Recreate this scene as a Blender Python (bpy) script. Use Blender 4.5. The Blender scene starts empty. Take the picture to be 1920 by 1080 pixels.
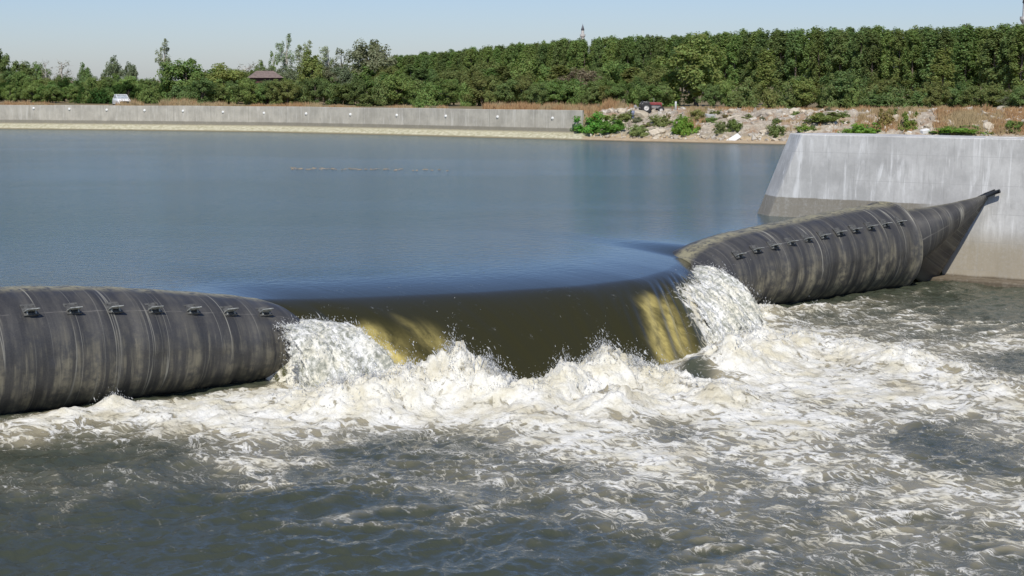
import bpy, math, random
import numpy as np
from mathutils import Vector

# ---------------------------------------------------------------- camera, sky, sun, exposure
S = bpy.context.scene
COL = S.collection
CAM_H, FPX = 9.0, 2900.0
PITCH = math.atan(390 / FPX)
cam = bpy.data.objects.new("camera", bpy.data.cameras.new("camera"))
COL.objects.link(cam)
cam.location = (0, 0, CAM_H)
cam.rotation_euler = (math.pi / 2 - PITCH, 0, 0)
cam.data.sensor_width = 36
cam.data.lens = 36 * FPX / 1920
cam.data.clip_start = 0.5
cam.data.clip_end = 12000
S.camera = cam

SUN_EL, SUN_AZ = math.radians(49), math.radians(184)      # azimuth clockwise from +Y (the view direction)
W = bpy.data.worlds.new("World"); S.world = W; W.use_nodes = True
nt = W.node_tree; nt.nodes.clear()
sky = nt.nodes.new("ShaderNodeTexSky"); sky.sky_type = 'NISHITA'; sky.sun_disc = False
sky.sun_elevation = SUN_EL; sky.sun_rotation = SUN_AZ
sky.air_density = 1.0; sky.dust_density = 0.4; sky.ozone_density = 3.8; sky.altitude = 50
bg = nt.nodes.new("ShaderNodeBackground"); bg.inputs[1].default_value = 0.087
wo = nt.nodes.new("ShaderNodeOutputWorld")
tint = nt.nodes.new("ShaderNodeMix"); tint.data_type = 'RGBA'; tint.blend_type = 'MULTIPLY'; tint.inputs[0].default_value = 1.0
tint.inputs[7].default_value = (0.92, 0.975, 1.22, 1)                # thin summer haze is a little bluer than the model's horizon
nt.links.new(sky.outputs[0], tint.inputs[6]); nt.links.new(tint.outputs[2], bg.inputs[0]); nt.links.new(bg.outputs[0], wo.inputs[0])
sl = bpy.data.lights.new("sun", 'SUN'); sl.energy = 4.1; sl.angle = math.radians(0.5); sl.color = (1.0, 0.95, 0.87)
so = bpy.data.objects.new("sun", sl); COL.objects.link(so)
sd = Vector((math.sin(SUN_AZ) * math.cos(SUN_EL), math.cos(SUN_AZ) * math.cos(SUN_EL), math.sin(SUN_EL)))
so.rotation_euler = sd.to_track_quat('Z', 'Y').to_euler(); so.location = (0, 0, 60)
S.view_settings.view_transform = 'Standard'; S.view_settings.look = 'None'
S.view_settings.exposure = 0.0; S.view_settings.gamma = 1.0

rng = np.random.default_rng(11)
random.seed(5)

# ---------------------------------------------------------------- helpers
def P(px, py, z=None, depth=None):
    """a point of the place seen at a photo pixel, on height z or at a ground distance"""
    dx, dz = (px - 960) / FPX, -(py - 540) / FPX
    c, s = math.cos(PITCH), math.sin(PITCH)
    v = np.array([dx, c + dz * s, -s + dz * c])
    t = (z - CAM_H) / v[2] if depth is None else depth / v[1]
    return v * t + np.array([0, 0, CAM_H])

_perm = np.random.default_rng(3).permutation(4096).astype(np.int64)
_grad = np.random.default_rng(4).normal(size=(4096, 3)); _grad /= np.linalg.norm(_grad, axis=1)[:, None]
def perlin(x, y, z=0.0):
    x, y, z = np.broadcast_arrays(np.asarray(x, float), np.asarray(y, float), np.asarray(z, float))
    xi, yi, zi = np.floor(x).astype(np.int64), np.floor(y).astype(np.int64), np.floor(z).astype(np.int64)
    xf, yf, zf = x - xi, y - yi, z - zi
    f = lambda t: t * t * t * (t * (t * 6 - 15) + 10)
    u, v, w = f(xf), f(yf), f(zf)
    def g(a, b, c):
        h = _perm[(_perm[(_perm[(xi + a) & 4095] + yi + b) & 4095] + zi + c) & 4095]
        q = _grad[h]
        return q[..., 0] * (xf - a) + q[..., 1] * (yf - b) + q[..., 2] * (zf - c)
    L = lambda a, b, t: a + (b - a) * t
    return 1.5 * L(L(L(g(0,0,0), g(1,0,0), u), L(g(0,1,0), g(1,1,0), u), v),
                   L(L(g(0,0,1), g(1,0,1), u), L(g(0,1,1), g(1,1,1), u), v), w)
def fbm(x, y, z=0.0, oct=4, gain=0.5, ridged=False):
    t, a, f = 0, 1.0, 1.0
    for k in range(oct):
        n = perlin(x * f + 17.3 * k, y * f - 9.1 * k, z * f + 3.7 * k)
        t = t + a * ((1 - 2 * np.abs(n)) if ridged else n)
        a *= gain; f *= 2.03
    return t
def sstep(a, b, x):
    t = np.clip((x - a) / (b - a), 0, 1); return t * t * (3 - 2 * t)

def link(name, me, mat=None, parent=None):
    o = bpy.data.objects.new(name, me); COL.objects.link(o)
    if mat is not None and me is not None: me.materials.append(mat)
    if parent is not None: o.parent = parent
    return o
def tag(o, label=None, cat=None, group=None, kind=None):
    if label: o["label"] = label
    if cat: o["category"] = cat
    if group: o["group"] = group
    if kind: o["kind"] = kind
    return o
def empty(name, loc=(0, 0, 0), rz=0.0):
    o = bpy.data.objects.new(name, None); COL.objects.link(o)
    o.location = tuple(loc); o.rotation_euler = (0, 0, rz); o.empty_display_size = 0.5
    return o
def np_mesh(name, V, F, smooth=True):
    """F: (k,3) or (k,4) integer array"""
    V = np.asarray(V, np.float32); F = np.asarray(F, np.int32)
    me = bpy.data.meshes.new(name)
    k, m = F.shape
    me.vertices.add(len(V)); me.vertices.foreach_set("co", V.ravel())
    me.loops.add(k * m); me.loops.foreach_set("vertex_index", F.ravel())
    me.polygons.add(k); me.polygons.foreach_set("loop_start", np.arange(0, k * m, m, dtype=np.int32))
    me.polygons.foreach_set("use_smooth", np.full(k, smooth, bool))
    me.update(calc_edges=True)
    return me
def attr(me, name, data, typ='FLOAT'):
    a = me.attributes.new(name, typ, 'POINT')
    a.data.foreach_set("value" if typ == 'FLOAT' else "vector", np.asarray(data, np.float32).ravel())
def grid_faces(nu, nv, closed_v=False):
    i = np.arange(nu - 1)[:, None]; j = np.arange(nv if closed_v else nv - 1)[None, :]
    j2 = (j + 1) % nv
    a = i * nv + j; b = (i + 1) * nv + j; c = (i + 1) * nv + j2; d = i * nv + j2
    return np.stack([a, b, c, d], -1).reshape(-1, 4)

class MB:
    """collects simple solids into ONE mesh object"""
    def __init__(s): s.v = []; s.f = []
    def add(s, v, f):
        k = len(s.v); s.v += [tuple(map(float, p)) for p in v]; s.f += [tuple(i + k for i in q) for q in f]
    def box(s, c, d, R=None, taper=1.0):
        q = []
        for z in (-1, 1):
            for x, y in ((-1, -1), (1, -1), (1, 1), (-1, 1)):
                k = taper if z > 0 else 1
                q.append(np.array([x * d[0] / 2 * k, y * d[1] / 2 * k, z * d[2] / 2]))
        if R is not None: q = [R @ p for p in q]
        s.add([p + np.array(c) for p in q], [(3,2,1,0),(4,5,6,7),(0,1,5,4),(1,2,6,5),(2,3,7,6),(3,0,4,7)])
    def tube(s, pts, rad, n=8, cap=True):
        pts = [np.array(p, float) for p in pts]
        if np.isscalar(rad): rad = [rad] * len(pts)
        vs, fs = [], []
        for i, p in enumerate(pts):
            d = pts[min(i + 1, len(pts) - 1)] - pts[max(i - 1, 0)]; d /= np.linalg.norm(d) + 1e-9
            u = np.cross(d, [0, 0, 1.0] if abs(d[2]) < .9 else [1.0, 0, 0]); u /= np.linalg.norm(u); w = np.cross(d, u)
            for k in range(n):
                t = 2 * math.pi * k / n
                vs.append(p + rad[i] * (math.cos(t) * u + math.sin(t) * w))
        for i in range(len(pts) - 1):
            for k in range(n):
                fs.append((i * n + k, i * n + (k + 1) % n, (i + 1) * n + (k + 1) % n, (i + 1) * n + k))
        if cap:
            fs.append(tuple(range(n))); fs.append(tuple(reversed(range((len(pts) - 1) * n, len(pts) * n))))
        s.add(vs, fs)
    def lathe(s, c, prof, n=20, axis='Z'):
        vs, fs = [], []
        for r, z in prof:
            for k in range(n):
                t = 2 * math.pi * k / n
                p = np.array([r * math.cos(t), r * math.sin(t), z])
                if axis == 'Y': p = np.array([p[0], p[2], p[1]])
                if axis == 'X': p = np.array([p[2], p[0], p[1]])
                vs.append(p + np.array(c))
        for i in range(len(prof) - 1):
            for k in range(n):
                fs.append((i * n + k, i * n + (k + 1) % n, (i + 1) * n + (k + 1) % n, (i + 1) * n + k))
        s.add(vs, fs)
    def build(s, name, mat, parent=None, smooth=False, bevel=0.0):
        me = bpy.data.meshes.new(name); me.from_pydata(s.v, [], s.f); me.update()
        if smooth:
            me.polygons.foreach_set("use_smooth", np.full(len(me.polygons), True)); me.update()
        o = link(name, me, mat, parent)
        if bevel:
            m = o.modifiers.new("bevel", 'BEVEL'); m.width = bevel; m.segments = 2; m.limit_method = 'ANGLE'
        return o

# ---------------------------------------------------------------- material helpers
class N:
    def __init__(s, name):
        s.m = bpy.data.materials.new(name); s.m.use_nodes = True
        s.t = s.m.node_tree; s.t.nodes.clear()
        s.out = s.t.nodes.new("ShaderNodeOutputMaterial")
    def n(s, typ, ins=None, **kw):
        x = s.t.nodes.new("ShaderNode" + typ)
        for k, v in kw.items(): setattr(x, k, v)
        for k, v in (ins or {}).items():
            if hasattr(v, "is_output"): s.t.links.new(v, x.inputs[k])
            else: x.inputs[k].default_value = v
        return x
    def math(s, op, a, b=0.0, c=0.0, clamp=False):
        return s.n("Math", {0: a, 1: b, 2: c}, operation=op, use_clamp=clamp).outputs[0]
    def mr(s, x, a, b, c=0.0, d=1.0, smooth=True):
        return s.n("MapRange", {0: x, 1: a, 2: b, 3: c, 4: d}, interpolation_type='SMOOTHSTEP' if smooth else 'LINEAR').outputs[0]
    def mix(s, f, a, b, mode='MIX'):
        x = s.n("Mix", data_type='RGBA', blend_type=mode)
        for i, v in ((0, f), (6, a), (7, b)):
            if hasattr(v, "is_output"): s.t.links.new(v, x.inputs[i])
            else: x.inputs[i].default_value = v if i == 0 else (*v[:3], 1)
        return x.outputs[2]
    def pos(s): return s.n("NewGeometry").outputs[0]
    def att(s, name, k=2): return s.n("Attribute", attribute_name=name).outputs[k]
    def mapping(s, v, scale=(1, 1, 1), rot=(0, 0, 0)):
        return s.n("Mapping", {0: v, 2: rot, 3: scale}).outputs[0]
    def noise(s, v, scale=1.0, detail=4.0, rough=0.5, dist=0.0, out=0):
        return s.n("TexNoise", {"Vector": v, "Scale": scale, "Detail": detail, "Roughness": rough, "Distortion": dist}).outputs[out]
    def bump(s, h, strength=0.3, dist=0.05, normal=None):
        i = {"Strength": strength, "Distance": dist, "Height": h}
        if normal is not None: i["Normal"] = normal
        return s.n("Bump", i).outputs[0]
    def principled(s, **k):
        names = {"color": "Base Color", "rough": "Roughness", "metal": "Metallic", "normal": "Normal", "ior": "IOR", "spec": "Specular IOR Level"}
        i = {}
        for a, v in k.items():
            if a == "color" and not hasattr(v, "is_output"): v = (*v[:3], 1)
            i[names[a]] = v
        x = s.n("BsdfPrincipled", i)
        s.t.links.new(x.outputs[0], s.out.inputs[0])
        return x
    def surf(s, sh): s.t.links.new(sh, s.out.inputs[0])

def simple(name, color, rough=0.6, metal=0.0, var=0.25, scale=3.0):
    m = N(name); p = m.pos(); f = m.noise(p, scale, 5, .6)
    c = m.mix(m.mr(f, .3, .7), [x * (1 - var) for x in color], [min(1, x * (1 + var)) for x in color])
    m.principled(color=c, rough=rough, metal=metal, normal=m.bump(f, .2, .02))
    return m.m

# dam frame: s runs along the dam to the far abutment, n points downstream
A0 = P(0, 785, 0); A1 = P(1715, 538, 0)
DA = (A1 - A0)[:2]; DLEN = float(np.linalg.norm(DA)); DA = DA / DLEN; DN = np.array([DA[1], -DA[0]])
def dam(s, n, z):
    s, n, z = np.broadcast_arrays(np.asarray(s, float), np.asarray(n, float), np.asarray(z, float))
    return np.stack([A0[0] + s * DA[0] + n * DN[0], A0[1] + s * DA[1] + n * DN[1], z], -1)
DROT = math.atan2(DA[1], DA[0])
UP = 2.5                                                     # upstream level; tailwater is z = 0

# ---------------------------------------------------------------- water materials
def water_material(name, body, aerated, upper):
    m = N(name); p = m.pos()
    foam = m.att("foam"); calm = m.att("calm")
    q = m.mapping(p, (1, 1, 1), (0, 0, -DROT))               # x along the dam, y across it
    qs = m.mapping(q, (1.0, .55, 1.0))
    big = m.noise(qs, 1.1, 9, .66, 1.1)
    f1 = m.noise(qs, 1.7, 7, .6, 1.2)
    fil = m.math('SUBTRACT', 1.0, m.math('ABSOLUTE', m.math('MULTIPLY_ADD', f1, 4.0, -2.0)), clamp=True)
    f2 = m.noise(qs, 6.5, 5, .65, .8)
    v = m.math('ADD', m.math('MULTIPLY', big, .42), m.math('ADD', m.math('MULTIPLY', m.math('POWER', fil, 1.6), .46), m.math('MULTIPLY', f2, .26)))
    # v is about 0.28..0.85
    thr = m.math('MULTIPLY_ADD', foam, -.45, .86)
    d = m.math('SUBTRACT', v, thr)
    mask = m.mr(d, -.03, .14)
    aer = m.math('MULTIPLY', m.mr(m.math('ADD', foam, m.math('MULTIPLY_ADD', big, .5, -.25)), .05, .8), 1.0)
    body_c = m.mix(aer, body, aerated)
    tone = m.noise(q, 1.1, 4, .6)
    fines = m.noise(q, 9.0, 6, .7, .6)
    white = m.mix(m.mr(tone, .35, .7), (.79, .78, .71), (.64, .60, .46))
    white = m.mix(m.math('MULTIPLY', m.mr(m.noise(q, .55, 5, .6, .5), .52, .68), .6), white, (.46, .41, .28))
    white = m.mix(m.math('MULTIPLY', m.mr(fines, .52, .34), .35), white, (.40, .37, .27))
    if upper: body_c = m.mix(m.math('POWER', calm, .6), body_c, (.056, .115, .135))           # silty deep-water scatter, with sky reflection painted in as lighter blue
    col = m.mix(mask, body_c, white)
    if upper:
        yl = m.att("yellow")
        st = m.noise(m.mapping(q, (1.8, .6, 1.0)), 1.0, 6, .65, .5)
        st2 = m.noise(m.mapping(q, (8, 3.5, 1.0)), 1.0, 5, .7)
        ym = m.math('MULTIPLY', m.math('MULTIPLY', yl, .95), m.mr(m.math('ADD', st, m.math('MULTIPLY', st2, .35)), .34, 1.0))
        col = m.mix(ym, col, (.62, .51, .17))
        h = m.noise(m.mapping(q, (1.0, 1.6, 1.0)), 2.2, 4, .62)
        h2 = m.noise(m.mapping(q, (1.0, 1.7, 1.0)), .22, 2, .5)
        hh = m.math('ADD', h, m.math('MULTIPLY', h2, .35))
        wind = m.noise(m.mapping(p, (.012, .045, 1)), 1.0, 3, .55)
        st_ = m.math('MULTIPLY', m.mr(wind, .40, .62, .55, 1.0), calm)
        nrm = m.n("Bump", {"Strength": st_, "Distance": .20, "Height": hh}).outputs[0]
        nrm = m.bump(m.noise(m.mapping(q, (6, .45, .3)), 1.0, 4, .6), .10, .05, nrm)
        nrm = m.bump(m.math('MULTIPLY', f2, mask), .8, .06, nrm)
    else:
        h = m.noise(m.mapping(q, (1.3, .9, 1)), 3.2, 5, .64, .4)
        nrm = m.bump(h, .4, .12)
        nrm = m.bump(m.math('MULTIPLY', m.math('ADD', f2, big), mask), .55, .10, nrm)
    rough = m.math('MULTIPLY_ADD', mask, .6, m.math('MULTIPLY_ADD', calm, .06, .06) if upper else .06)
    m.principled(color=col, rough=rough, ior=1.333, normal=nrm)
    return m.m
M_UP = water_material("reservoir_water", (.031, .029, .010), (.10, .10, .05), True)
M_LOW = water_material("tail_water", (.052, .060, .040), (.33, .295, .20), False)

def foam_material(name):
    m = N(name); p = m.pos(); fl = m.att("flow", 1)
    ed = m.n("SeparateXYZ", {0: fl}).outputs[2]
    st = m.noise(m.mapping(fl, (6.5, .9, 0)), 1.0, 8, .66, .25)
    sp = m.noise(p, 7.0, 6, .68, .4); g = m.noise(p, 1.2, 4, .6)
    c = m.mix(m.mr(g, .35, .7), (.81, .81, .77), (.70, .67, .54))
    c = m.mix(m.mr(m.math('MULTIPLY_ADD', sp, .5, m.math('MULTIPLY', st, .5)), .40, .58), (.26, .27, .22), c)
    a = m.math('ADD', m.math('ADD', m.math('MULTIPLY', st, .75), m.math('MULTIPLY', sp, .40)), m.math('MULTIPLY', ed, .42))
    alpha = m.mr(a, .76, .90)
    b = m.n("BsdfPrincipled", {"Base Color": c, "Roughness": .5, "Normal": m.bump(m.math('ADD', st, m.math('MULTIPLY', sp, .4)), .8, .08)})
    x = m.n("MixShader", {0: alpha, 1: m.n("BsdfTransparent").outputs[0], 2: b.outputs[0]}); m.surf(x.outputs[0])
    return m.m
M_FOAM = foam_material("white_water")
def drop_material():
    m = N("spray")
    x = m.n("MixShader", {0: .55, 1: m.n("BsdfTransparent").outputs[0], 2: m.n("BsdfPrincipled", {"Base Color": (.84, .85, .83, 1), "Roughness": .4}).outputs[0]}); m.surf(x.outputs[0])
    return m.m
M_DROP = drop_material()

# ---------------------------------------------------------------- the reservoir with the sheet of water over the notch
NS = np.array([-80, 7.4, 8.0, 8.6, 9.5, 10.6, 12.2, 15, 18.6, 21.5, 24, 25.8, 27.2, 28.2, 29.2, 90])
LIP = np.interp
def lip_n(s): return np.interp(s, NS, [-.9, -.9, -1.1, -1.4, -1.2, -.5, .2, 1.4, 2.4, 2.4, 1.4, .2, -.9, -1.0, -.9, -.9])
def toe_n(s): return np.interp(s, NS, [-.3, -.2, .9, 2.2, 4.0, 5.2, 6.3, 6.6, 6.9, 6.2, 4.8, 3.8, 2.6, 1.4, -.2, -.3])
def notch(s): return sstep(5.0, 10.5, s) * (1 - sstep(27.0, 29.2, s))
s_ax = np.concatenate([np.linspace(-80, 0, 28)[:-1], np.linspace(0, 5, 20)[:-1], np.linspace(5, 31, 300)[:-1], np.linspace(31, 44, 40)[:-1], np.linspace(44, 200, 20)])
b_up = np.concatenate([-np.geomspace(260, .12, 90), [0]])
b_dn = np.linspace(0, 1, 90)[1:]
Sg, Bu = np.meshgrid(s_ax, b_up, indexing='ij')
k9 = np.ones(9) / 9
def smooth_s(v): return np.convolve(np.pad(v, 4, mode='edge'), k9, mode='valid')
ln = smooth_s(lip_n(s_ax)); tn = smooth_s(toe_n(s_ax)); nk = notch(s_ax)
# upstream part
n1 = ln[:, None] + Bu
z1 = UP - (.27 * nk[:, None]) * np.exp(Bu / 3.0)
zl = z1[:, -1]
Sd, Td = np.meshgrid(s_ax, b_dn, indexing='ij')
n2 = ln[:, None] + (tn - ln)[:, None] * Td
slope0 = (.27 * nk / 3.0 * (tn - ln))[:, None]
drop = (zl + .35)[:, None]
z2 = zl[:, None] - slope0 * Td - (drop - slope0) * Td ** 1.75
Sr = Sd + 2.8 * (Td - .4) * sstep(14, 19, Sd)
ridge = (.12 * fbm(Sr * 1.0, Td * .35, 2.0, 3) + .04 * fbm(Sr * 3.4, Td * .5, 5.0, 2)) * sstep(.05, .5, Td) * nk[:, None]
edge_turb = np.exp(-((Sd + 2.8 * (Td - .4) - 22.0) / 2.2) ** 2) + np.exp(-((Sd - 9.6) / 1.4) ** 2)
z2 = z2 + ridge * (.28 + 1.6 * edge_turb)
Sg = np.concatenate([Sg, Sd], 1); Ng = np.concatenate([n1, n2], 1); Zg = np.concatenate([z1, z2], 1)
Tg = np.concatenate([np.zeros_like(Bu), Td], 1)
nu, nv = Sg.shape
me = np_mesh("reservoir", dam(Sg, Ng, Zg).reshape(-1, 3), grid_faces(nu, nv))
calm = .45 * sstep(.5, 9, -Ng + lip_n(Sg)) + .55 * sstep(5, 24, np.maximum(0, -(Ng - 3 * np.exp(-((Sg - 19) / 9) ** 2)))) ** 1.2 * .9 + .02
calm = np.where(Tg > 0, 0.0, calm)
Dr = Sg + 2.8 * (Tg - .4) + .42 * perlin(Sg * .8, Tg * 3.0, 8)                                     # streamlines at the right end converge towards the middle
yn = sstep(.20, .45, Tg + .14 * perlin(Sg * 1.5, Tg * 2.2, 5))
yel = (np.exp(-((Dr - 20.5) / .42) ** 2) * 1.05 + np.exp(-((Dr - 21.6) / .40) ** 2) * .9) * yn * 1.25 * (1 - .6 * sstep(.75, 1, Tg)) * (1 + .5 * perlin(Sg * 2.2, Tg * 6, 12))
yel = yel + (np.exp(-((Sg - 10.4 - .3 * Tg) / .50) ** 2) + .6 * np.exp(-((Sg - 11.9 - .2 * Tg) / .42) ** 2)) * sstep(.30, .5, Tg + .14 * perlin(Sg * 1.8, Tg * 2.5, 15)) * 1.1
fo = sstep(.80, 1.0, Tg) * .9 * nk[:, None] + np.exp(-((Dr - 24.1) / 1.5) ** 2) * sstep(.15, .45, Tg) + np.exp(-((Sg - 8.8) / .9) ** 2) * sstep(.25, .6, Tg) * .9
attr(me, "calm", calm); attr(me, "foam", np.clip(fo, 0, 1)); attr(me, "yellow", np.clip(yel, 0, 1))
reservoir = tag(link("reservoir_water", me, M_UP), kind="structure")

# ---------------------------------------------------------------- tailwater: choppy in front, foam where the sheet lands
FOAM_PTS = np.array([
 (0,800,0.95),(120,785,1.0),(250,778,1.0),(0,832,0.32),(100,828,0.52),(200,822,0.42),(300,832,0.37),(360,852,0.32),(0,856,0.0),(150,850,0.0),(0,900,0.14),(200,905,0.12),
 (0,980,0.06),(300,950,0.05),(300,1060,0.0),(0,1075,0.0),(450,800,0.95),(450,838,0.47),(450,872,0.24),(560,790,1.0),(560,848,0.37),(600,885,0.2),(600,950,0.05),(600,1060,0.0),
 (700,790,1.0),(700,828,0.47),(700,862,0.29),(760,905,0.15),(800,950,0.05),(800,1060,0.0),(850,780,1.0),(850,828,0.42),(900,852,0.2),(960,872,0.29),(900,920,0.36),(960,960,0.26),
 (1000,1005,0.1),(1000,1065,0.03),(1000,780,1.0),(1050,820,0.62),(1050,870,0.42),(1100,905,0.47),(1100,950,0.29),(1150,985,0.2),(1200,1045,0.1),(1200,760,0.95),(1200,820,0.67),
 (1200,870,0.62),(1250,912,0.59),(1300,940,0.42),(1300,985,0.28),(1350,1025,0.18),(1400,1065,0.14),(1400,700,1.0),(1400,640,1.0),(1400,780,0.85),(1400,840,0.65),(1400,900,0.49),
 (1500,920,0.59),(1450,962,0.27),(1500,1005,0.2),(1550,1055,0.25),(1550,605,0.44),(1500,640,0.54),(1550,680,1.0),(1600,720,0.85),(1600,780,0.54),(1600,840,0.42),(1650,900,0.42),
 (1700,930,0.57),(1650,985,0.29),(1700,1035,0.29),(1450,597,0.85),(1600,572,0.29),(1650,590,0.24),(1700,600,0.12),(1700,650,0.49),(1700,700,0.9),(1750,750,0.59),(1750,820,0.42),
 (1800,880,0.37),(1850,940,0.57),(1800,1000,0.32),(1850,1065,0.32),(1800,570,0.08),(1850,600,0.1),(1800,640,0.28),(1850,680,0.25),(1820,720,0.69),(1900,745,0.85),(1900,700,0.2),
 (1900,800,0.42),(1900,860,0.47),(1900,1000,0.42),(1750,562,0.05),(1900,570,0.08),(1300,690,0.69),(1150,740,1.0),(950,755,1.0),(750,760,1.0),(600,750,1.0),(1000,730,1.0),(230,918,.20),(140,926,.18),(80,958,.13),(620,905,.18),(820,905,.25),(1020,1040,.12)], float)
fx, fy = [], []
for a, b, c in FOAM_PTS:
    q = P(a, b, 0); fx.append(q[0]); fy.append(q[1])
fx, fy = np.array(fx), np.array(fy)
def foam_density(x, y):
    # normalised gaussian blend of the measured densities; reach grows with distance from the near bank
    num = np.zeros_like(x); den = np.full_like(x, 1e-9)
    yy = np.maximum(y, 12.0)
    for i in range(len(fx)):
        sy = fy[i]
        dx = (x - fx[i]) / (.026 * sy); dy = (y - fy[i]) / (.00065 * sy * sy)
        w = np.exp(-.5 * (dx * dx + dy * dy)) + 1e-5 / (1 + dx * dx + dy * dy)
        num += w * FOAM_PTS[i, 2]; den += w
    return num / den
MOUNDS = [(40,800,.12,1.0),(130,790,.25,.8),(215,775,.42,.6),(300,788,.22,.9),(400,775,.22,1.0),(480,765,.25,1.0),(560,770,.45,1.0),(640,775,.75,1.1),(700,770,.8,1.0),(770,762,.95,1.0),
 (850,752,1.25,1.0),(915,760,1.0,.9),(960,768,.6,.8),(1010,768,.6,.8),(1060,752,.9,.9),(1130,735,1.1,1.0),(1190,735,.8,1.0),(1250,738,.6,.9),(1290,745,.4,.9),(1370,700,.9,1.1),(1420,672,.8,1.2),
 (1500,660,.6,1.1),(1590,668,.45,1.1),(1690,690,.55,1.1),(1800,712,.4,1.1),(1880,745,.35,1.2),(1440,600,.45,1.0),(1530,592,.35,1.0),(1150,775,.5,1.0),(1350,760,.5,1.1),(1000,800,.2,1.2)]
mw = [(P(a, b, 0), h, r) for a, b, h, r in MOUNDS]
def mound(x, y):
    t = np.zeros_like(x)
    for q, h, r in mw:
        d2 = ((x - q[0]) ** 2 + (.8 * (y - q[1])) ** 2) / (r * r)
        t = np.maximum(t, h * np.exp(-d2)) if False else (t ** 3 + (h * np.exp(-d2)) ** 3) ** (1 / 3)
    return t
ST = .075
gx = np.concatenate([[-400, -120, -60, -30], np.arange(-19, 27, ST), [34, 60, 140, 400]])
gy = np.concatenate([[-200, -60, 0, 16], np.arange(25.5, 69.5, ST), [72, 78]])
X, Y = np.meshgrid(gx, gy, indexing='ij')
inb = (sstep(-19, -16.5, X) * (1 - sstep(24.5, 27, X)) * sstep(25.5, 26.5, Y) * (1 - sstep(68, 69.5, Y)))
Df = foam_density(X, Y) * inb
Mo = mound(X, Y) * inb
us = (X - A0[0]) * DA[0] + (Y - A0[1]) * DA[1]; un = (X - A0[0]) * DN[0] + (Y - A0[1]) * DN[1]
Df = np.where(Df < .8, Df ** .85 * .86, Df)
hug = np.where((us < 8.6) | (us > 30), sstep(.55, 1.7, un + .35 * perlin(us * .9, un * .9, 33)), 1.0)
Df = Df * hug; Mo = Mo * (.25 + .75 * hug)
wx = us + .5 * perlin(us * .5, un * .5, 9); wy = un + .5 * perlin(us * .5, un * .5, 19)
chop = .105 * (1 - np.abs(perlin(wx * .50, wy * .85, 1.0)) * 1.8) + .06 * (1 - np.abs(perlin(wx * 1.15, wy * 1.7, 2.0)) * 1.8) + .045 * (1 - np.abs(perlin(wx * 2.4, wy * 3.2, 3.0)) * 1.8) + .015 * perlin(wx * 5, wy * 6, 13.0)
swell = .07 * perlin(wx * .22, wy * .34, 7.0)
turb = .15 * perlin(wx * .55, wy * .6, 4.0) + .075 * fbm(wx * 1.5, wy * 1.5, 5.0, 4, .6, True) - .04
Zw = (swell + chop * (1 - .5 * Df) + turb * sstep(.1, .8, Df) * (.45 + .4 * sstep(.8, 1, Df))) * inb
rough_m = 1 + .30 * fbm(wx * 1.6, wy * 1.6, 6.0, 5, .65)
Zw = Zw + Mo * rough_m + .13 * Mo * fbm(wx * 5, wy * 5, 8.0, 3, .7)
crest = np.clip((chop - .10) * 6, 0, 1) * (.62 * sstep(.05, .45, perlin(wx * .23, wy * .3, 41)) * sstep(.0, .06, Df) + .12 * sstep(.02, .2, Df))
Df = np.clip(Df + .40 * fbm(wx * .22, wy * .26, 51, 3) * sstep(.15, .4, Df) * (1 - .6 * sstep(.8, 1, Df)), 0, 1.05)
# a smooth dark tongue of water standing between the splashes
tong = P(1303, 700, .2)
tg = np.exp(-(((X - tong[0]) / .62) ** 2 + ((Y - tong[1]) / 1.1) ** 2) ** 1.5)
Zw = Zw * (1 - tg) + tg * (.30 + .42 * (Y - tong[1]) + .2 * (X - tong[0]) + .14 * fbm(X * 1.6, Y * 1.6, 3, 4))
Df2 = np.clip(Df + crest + .15 * (turb * sstep(.1, .6, Df)) / .25 * .5 + .5 * sstep(.25, .6, Mo), 0, 1.05) * (1 - .80 * tg)
me = np_mesh("tail", np.stack([X, Y, Zw], -1).reshape(-1, 3), grid_faces(*X.shape))
attr(me, "foam", Df2 * inb); attr(me, "calm", np.zeros(X.size))
tailwater = tag(link("tail_water", me, M_LOW), kind="structure")

# jets of white water thrown off both ends of the notch
def jet(s0, s1, n0, z0, reach, up, cnt_u, cnt_v, seed, spread, thick, zend=-.2):
    u = np.linspace(0, 1, cnt_u)[:, None]; v = np.linspace(0, 1, cnt_v)[None, :]
    s = s0 + (s1 - s0) * u + spread(u) * v ** 1.2
    env = np.sin(np.pi * np.clip(u * .92 + .04, 0, 1)) ** .5
    n = n0(u) + reach(u) * v
    z = z0(u) + up(u) * v - (z0(u) + up(u) - zend) * v ** 2.0
    k = fbm(s * 1.8, v * 1.6 + seed, seed, 4, .6); k2 = fbm(s * 6.5, v * 7.0, seed + 4, 3, .6)
    n = n + (.20 * k + .04 * k2) * thick * (.25 + v); z = z + (.07 * k2 + .20 * k) * thick * (.3 + .7 * v)
    s = s + .10 * fbm(s * 3, v * 9, seed + 9, 3, .6)
    ed = np.minimum(np.minimum(u, 1 - u) / .16, np.minimum(v / .10 + .15, 3 * (1.15 - v))) + 0 * s
    JU.append(np.stack([s * 1.0, v * (reach(u) + 1.2) + seed * 7, np.clip(ed, 0, 1)], -1).reshape(-1, 3))
    return dam(s, n, z).reshape(-1, 3), grid_faces(cnt_u, cnt_v)
jets = []; JU = []
O = lambda c: (lambda u: c + 0 * u)
L2 = lambda a, b: (lambda u: a + (b - a) * u)
jets.append(jet(8.1, 9.9, L2(.5, .3), L2(1.75, 1.75), L2(2.3, 6.2), L2(.5, 1.0), 100, 130, 1.0, L2(-.35, .5), 1.0))
jets.append(jet(8.15, 9.3, L2(.9, .6), L2(1.5, 1.8), L2(1.4, 4.0), L2(.2, .6), 60, 90, 5.0, L2(-.4, .0), 1.0))
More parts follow.
